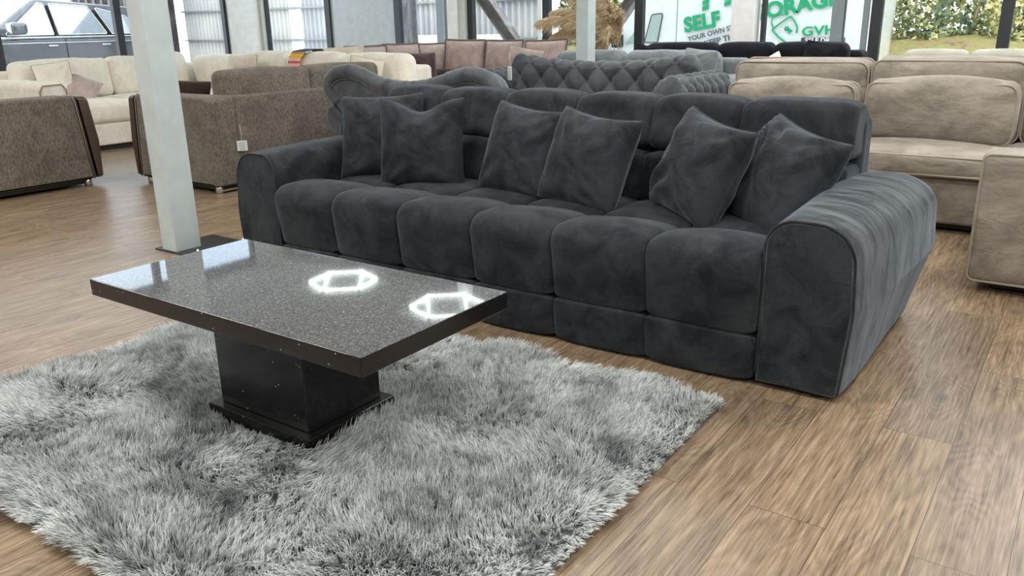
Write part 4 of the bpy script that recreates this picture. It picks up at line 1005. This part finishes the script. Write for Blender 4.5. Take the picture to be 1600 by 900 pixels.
tag(box('low_wall', (-13.4, 12.6, ZG), (-8.95, 12.85, 1.0), M['vanwhite'], None, .02), 'low white wall outside, in front of the corrugated building', 'wall')
Ds = thing('timber_shed', 'dark timber shed outside, seen just right of the near white post', 'building', (-22, 13.3, ZG))
rbox('body', (-1.9, -.6, 0), (1.3, .5, 4.2), M['shed'], Ds, .02)
for k in range(9): box('batten', (-1.8 + k * .37, -.64, 0), (-1.72 + k * .37, -.6, 4.2), M['steelpost'], Ds, .004)
box('roof', (-2.1, -.9, 4.2), (1.5, .62, 4.32), M['greypost'], Ds)

def ibeam(name, a, b, w_, label, mat):
    a, b = Vector(a), Vector(b); L_ = (b - a).length; h = w_ / 2; t = w_ * .12
    P = [(-h, -h), (h, -h), (h, -h + t), (t / 2, -h + t), (t / 2, h - t), (h, h - t), (h, h), (-h, h), (-h, h - t), (-t / 2, h - t), (-t / 2, -h + t), (-h, -h + t)]
    V = [(x, y, 0) for x, y in P] + [(x, y, L_) for x, y in P]; n = len(P)
    F = [[i, (i + 1) % n, n + (i + 1) % n, n + i] for i in range(n)] + [list(range(n))[::-1], [n + i for i in range(n)]]
    o = mesh(name, V, F, mat, None, False, loc=a); d = (b - a).normalized(); o.rotation_euler = d.to_track_quat('Z', 'Y').to_euler(); return tag(o, label, 'steel beam', 'steel beams outside the windows')
ibeam('steel_column', (-9.33, 10.4, ZG), (-9.33, 10.4, 4.2), .2, 'rusty upright steel column outside, between two windows above the mauve sofa', M['steelpost'])
ibeam('steel_column', (-8.62, 10.4, ZG), (-8.62, 10.4, 4.2), .14, 'grey upright steel column outside, just left of the white window column', M['greypost'])
ibeam('steel_brace', (-6.226, 10.4, -.3), (-8.1, 10.4, 1.9), .17, 'slanting steel brace outside, leaning left above the mauve sofa', M['steelpost'])
ibeam('steel_brace', (-6.82, 10.6, -.3), (-5.05, 10.6, 1.95), .15, 'slanting steel brace outside, leaning right behind the pampas grass', M['steelpost'])
ibeam('steel_column', (-2.66, 10.4, ZG), (-2.66, 10.4, 4.2), .13, 'grey upright steel column standing in front of the van lettering', M['greypost'])
ibeam('steel_column', (-2.36, 10.4, ZG), (-2.36, 10.4, 4.2), .06, 'thin grey pole outside beside the thick dark window mullion', M['greypost'])

# white van
Vn = thing('panel_van', 'white panel van with green self storage lettering parked outside', 'van', (-4.9, 13.9, ZG))
def vl(o): o.location = Vector(o.location) - Vector((-4.9, 13.9, ZG)); return o
prof = [(-7.55, .25, .1), (-2.95, .25, .1), (-2.9, 2.1, .15), (-3.05, 2.45, .15), (-5.7, 2.5, .2), (-6.30, 2.2, .25), (-6.98, 1.02, .2), (-7.62, .80, .15), (-7.68, .4, .1)]
P = rounded_poly([(x, z + 0, r) for x, z, r in prof], 5)
vl(sweep('body', P, 13.0, 14.9, M['vanwhite'], Vn, .04, 4., 10, axis='y'))
sw_ = rounded_poly([(-6.42, .84, .03), (-6.18, .84, .03), (-6.10, 1.30, .03), (-6.30, 1.28, .05)], 4)
vl(sweep('side_window', sw_, 12.985, 13.02, M['vanglass'], Vn, .002, 3, 3, axis='y'))
vl(tube('window_seal', [(p[0], 12.985, p[1]) for p in sw_], .008, M['blackplastic'], Vn, True, 6))
qw = rounded_poly([(-6.80, .80, .02), (-6.50, .84, .02), (-6.52, 1.12, .02)], 3)
vl(sweep('quarter_window', qw, 12.985, 13.02, M['vanglass'], Vn, .002, 3, 3, axis='y'))
vl(rbox('mirror', (-6.93, 12.75, .76), (-6.78, 12.95, .98), M['blackplastic'], Vn, .03))
vl(box('side_door_seam', (-5.86, 12.993, .3), (-5.85, 13.01, 2.3), M['greypost'], Vn, .001))
vl(box('windscreen', (-6.62, 13.1, 1.5), (-6.58, 14.8, 2.0), M['carglass'], Vn))
for x in (-6.75, -3.75):
    for y in (13.12, 14.75): vl(lathe('wheel', [(.20, -.11), (.34, -.11), (.36, -.05), (.36, .05), (.34, .11), (.20, .11)], M['rubber'], Vn, (x, y, ZG + .36), 28, (PI / 2, 0, 0)))
def text(s, size, loc, mat, parent, rot=0., bold=.0, sx=1., shear=0.):
    c = bpy.data.curves.new('lettering', 'FONT'); c.body = s; c.size = size; c.extrude = .003; c.offset = bold; c.shear = shear
    tmp = bpy.data.objects.new('lettering', c); COL.objects.link(tmp); dg = bpy.context.evaluated_depsgraph_get()
    me = bpy.data.meshes.new_from_object(tmp.evaluated_get(dg)); bpy.data.objects.remove(tmp); me.materials.clear()
    o = link('lettering', me, mat, parent); o.rotation_euler = (PI / 2, -rot, 0); o.location = loc; o.scale = (sx, 1, 1); return vl(o)
SY = 12.975
text('SELF', .31, (-5.70, SY, 1.0), M['green'], Vn, .165, .012, 1.02)
text('STORAGE', .30, (-4.72, SY, 1.135), M['green'], Vn, .165, .012, 1.08)
text('YOUR OWN STORAGE', .105, (-5.63, SY, .855), M['greytext'], Vn, .23, .0025, 1.05)
text('YOU KEEP THE KEY', .125, (-5.66, SY, .70), M['greytext'], Vn, .23, .004, 1.05)
text('GVH', .18, (-3.83, SY, .925), M['green'], Vn, .06, .004, 1.35)
vl(rbox('sign_plate', (-3.83, SY - .003, .825), (-3.20, SY + .004, .90), M['blacktext'], Vn, .002, n=1))
text('SELF DRIVE', .088, (-3.77, SY - .004, .833), M['whitetext'], Vn, .0, .003, 1.15)
# pillars above the word, cut by white slashes
for x in (-5.42, -5.06):
    for k in range(4):
        z = 1.315 + k * .085 + (x + 5.42) * .16
        q = [(x, SY - .002, z), (x + .105, SY - .002, z + .03), (x + .105, SY - .002, z + .10), (x, SY - .002, z + .066)]
        V = q + [(a, b + .008, c) for a, b, c in q]; F = [[0, 1, 2, 3], [7, 6, 5, 4], [0, 4, 5, 1], [1, 5, 6, 2], [2, 6, 7, 3], [3, 7, 4, 0]]
        vl(mesh('stripe', V, F, M['green'], Vn, False))
# padlock: tilted square body, open strokes, shackle and keyhole
def stroke(pts, r0, name='padlock_outline'):
    return vl(tube(name, [(a, SY, b) for a, b in pts], r0, M['green'], Vn, ns=6))
stroke([(-4.28, 1.02), (-4.18, .92), (-4.06, .84), (-3.96, .80), (-3.86, .815)], .014)
stroke([(-4.28, 1.02), (-4.18, 1.10), (-4.08, 1.17), (-4.01, 1.21)], .012)
stroke([(-4.01, 1.21), (-3.95, 1.14), (-3.90, 1.05), (-3.905, .97)], .013)
stroke([(-4.27, 1.05), (-4.30, 1.13), (-4.27, 1.22), (-4.20, 1.25), (-4.12, 1.23)], .010)
vl(lathe('keyhole', [(.0, -.004), (.036, -.004), (.036, .004), (.0, .004)], M['green'], Vn, (-4.06, SY, 1.035), 18, (PI / 2, 0, 0)))
vl(sweep('keyhole', np.array([(-4.055, 1.03), (-4.02, .95), (-3.965, 1.0), (-4.04, 1.045)]), SY - .004, SY + .004, M['green'], Vn, 0, 3, 2, axis='y', smooth=False))

# dark car outside the left windows
Cr = thing('estate_car', 'dark grey estate car parked close outside the left windows', 'car', (-19, 9.1, ZG))
def rl(o): o.location = Vector(o.location) - Vector((-19, 9.1, ZG)); return o
# side profile in (y, z); nose towards -Y
body = [(6.3, .05, .1), (11.6, .05, .15), (11.75, .75, .2), (11.6, 1.10, .12), (8.0, 1.13, .2), (6.5, .92, .25), (6.2, .5, .15)]
rl(sweep('body', densify(rounded_poly(body, 7), .12), -20.0, -18.0, M['carbody'], Cr, .10, 2.4, 16, axis='x'))
gh = [(7.75, 1.08, .05), (11.5, 1.08, .1), (11.1, 1.72, .2), (8.95, 1.86, .3)]
def tumble(V): V = V.copy(); k = np.clip((V[:, 2] - 1.08) / .8, 0, 1); V[:, 0] = -19 + (V[:, 0] + 19) * (1 - .20 * k); return V
rl(sweep('cabin', densify(rounded_poly(gh, 7), .1), -19.9, -18.1, M['carbody'], Cr, .05, 3., 12, axis='x', fn=tumble))
def cwin(P):
    r_in = rounded_poly(P, 4); V, F = sweep_data(r_in, -18.06, -18.02, .002, 3, 3, True, 'x'); k = np.clip((V[:, 2] - 1.08) / .8, 0, 1); V[:, 0] += -.19 * k + .025
    return V, F
for P in ([(8.12, 1.12, .03), (9.12, 1.13, .02), (9.06, 1.75, .03), (8.95, 1.76, .05)], [(9.22, 1.13, .02), (10.28, 1.13, .03), (9.98, 1.70, .05), (9.17, 1.75, .03)], [(10.38, 1.13, .02), (11.1, 1.13, .06), (10.8, 1.5, .06), (10.12, 1.68, .03)]):
    V, F = cwin(P); rl(mesh('side_window', V, F, M['carglass'], Cr, False)); n2 = len(V) // 3
    rl(tube('window_trim', V[-n2:] + np.array([.004, 0, 0]), .012, M['carchrome'], Cr, True, 6))
rl(rbox('mirror', (-17.95, 8.18, 1.14), (-17.72, 8.50, 1.38), M['carbody'], Cr, .08))
rl(rbox('mirror_glass', (-17.93, 8.16, 1.165), (-17.745, 8.19, 1.355), M['carchrome'], Cr, .05))
rl(box('belt_line', (-18.02, 7.9, 1.065), (-17.985, 11.3, 1.10), M['carchrome'], Cr, .01))
rl(box('side_moulding', (-18.0, 7.6, .965), (-17.975, 11.3, .985), M['carchrome'], Cr, .006))
for y in (8.95, 10.1): rl(rbox('door_handle', (-18.0, y, .90), (-17.96, y + .2, .93), M['carchrome'], Cr, .01))
rl(box('door_seam', (-18.005, 9.33, .2), (-17.985, 9.34, 1.06), M['rubber'], Cr, .002))
for y in (7.1, 10.7):
    for x in (-18.12, -19.88): rl(lathe('wheel', [(.20, -.12), (.34, -.12), (.37, -.06), (.37, .06), (.34, .12), (.20, .12)], M['rubber'], Cr, (x, y, ZG + .37), 28, (0, PI / 2, 0)))

# ------------------------------------------------------------------ render look
scn.view_settings.view_transform = 'Standard'; scn.view_settings.look = 'None'; scn.view_settings.gamma = 1
scn.view_settings.use_curve_mapping = False; scn.view_settings.exposure = 0.25
scn.cycles.max_bounces = 8; scn.cycles.diffuse_bounces = 4; scn.cycles.glossy_bounces = 4; scn.cycles.transparent_max_bounces = 12; scn.cycles.caustics_reflective = False; scn.cycles.caustics_refractive = False
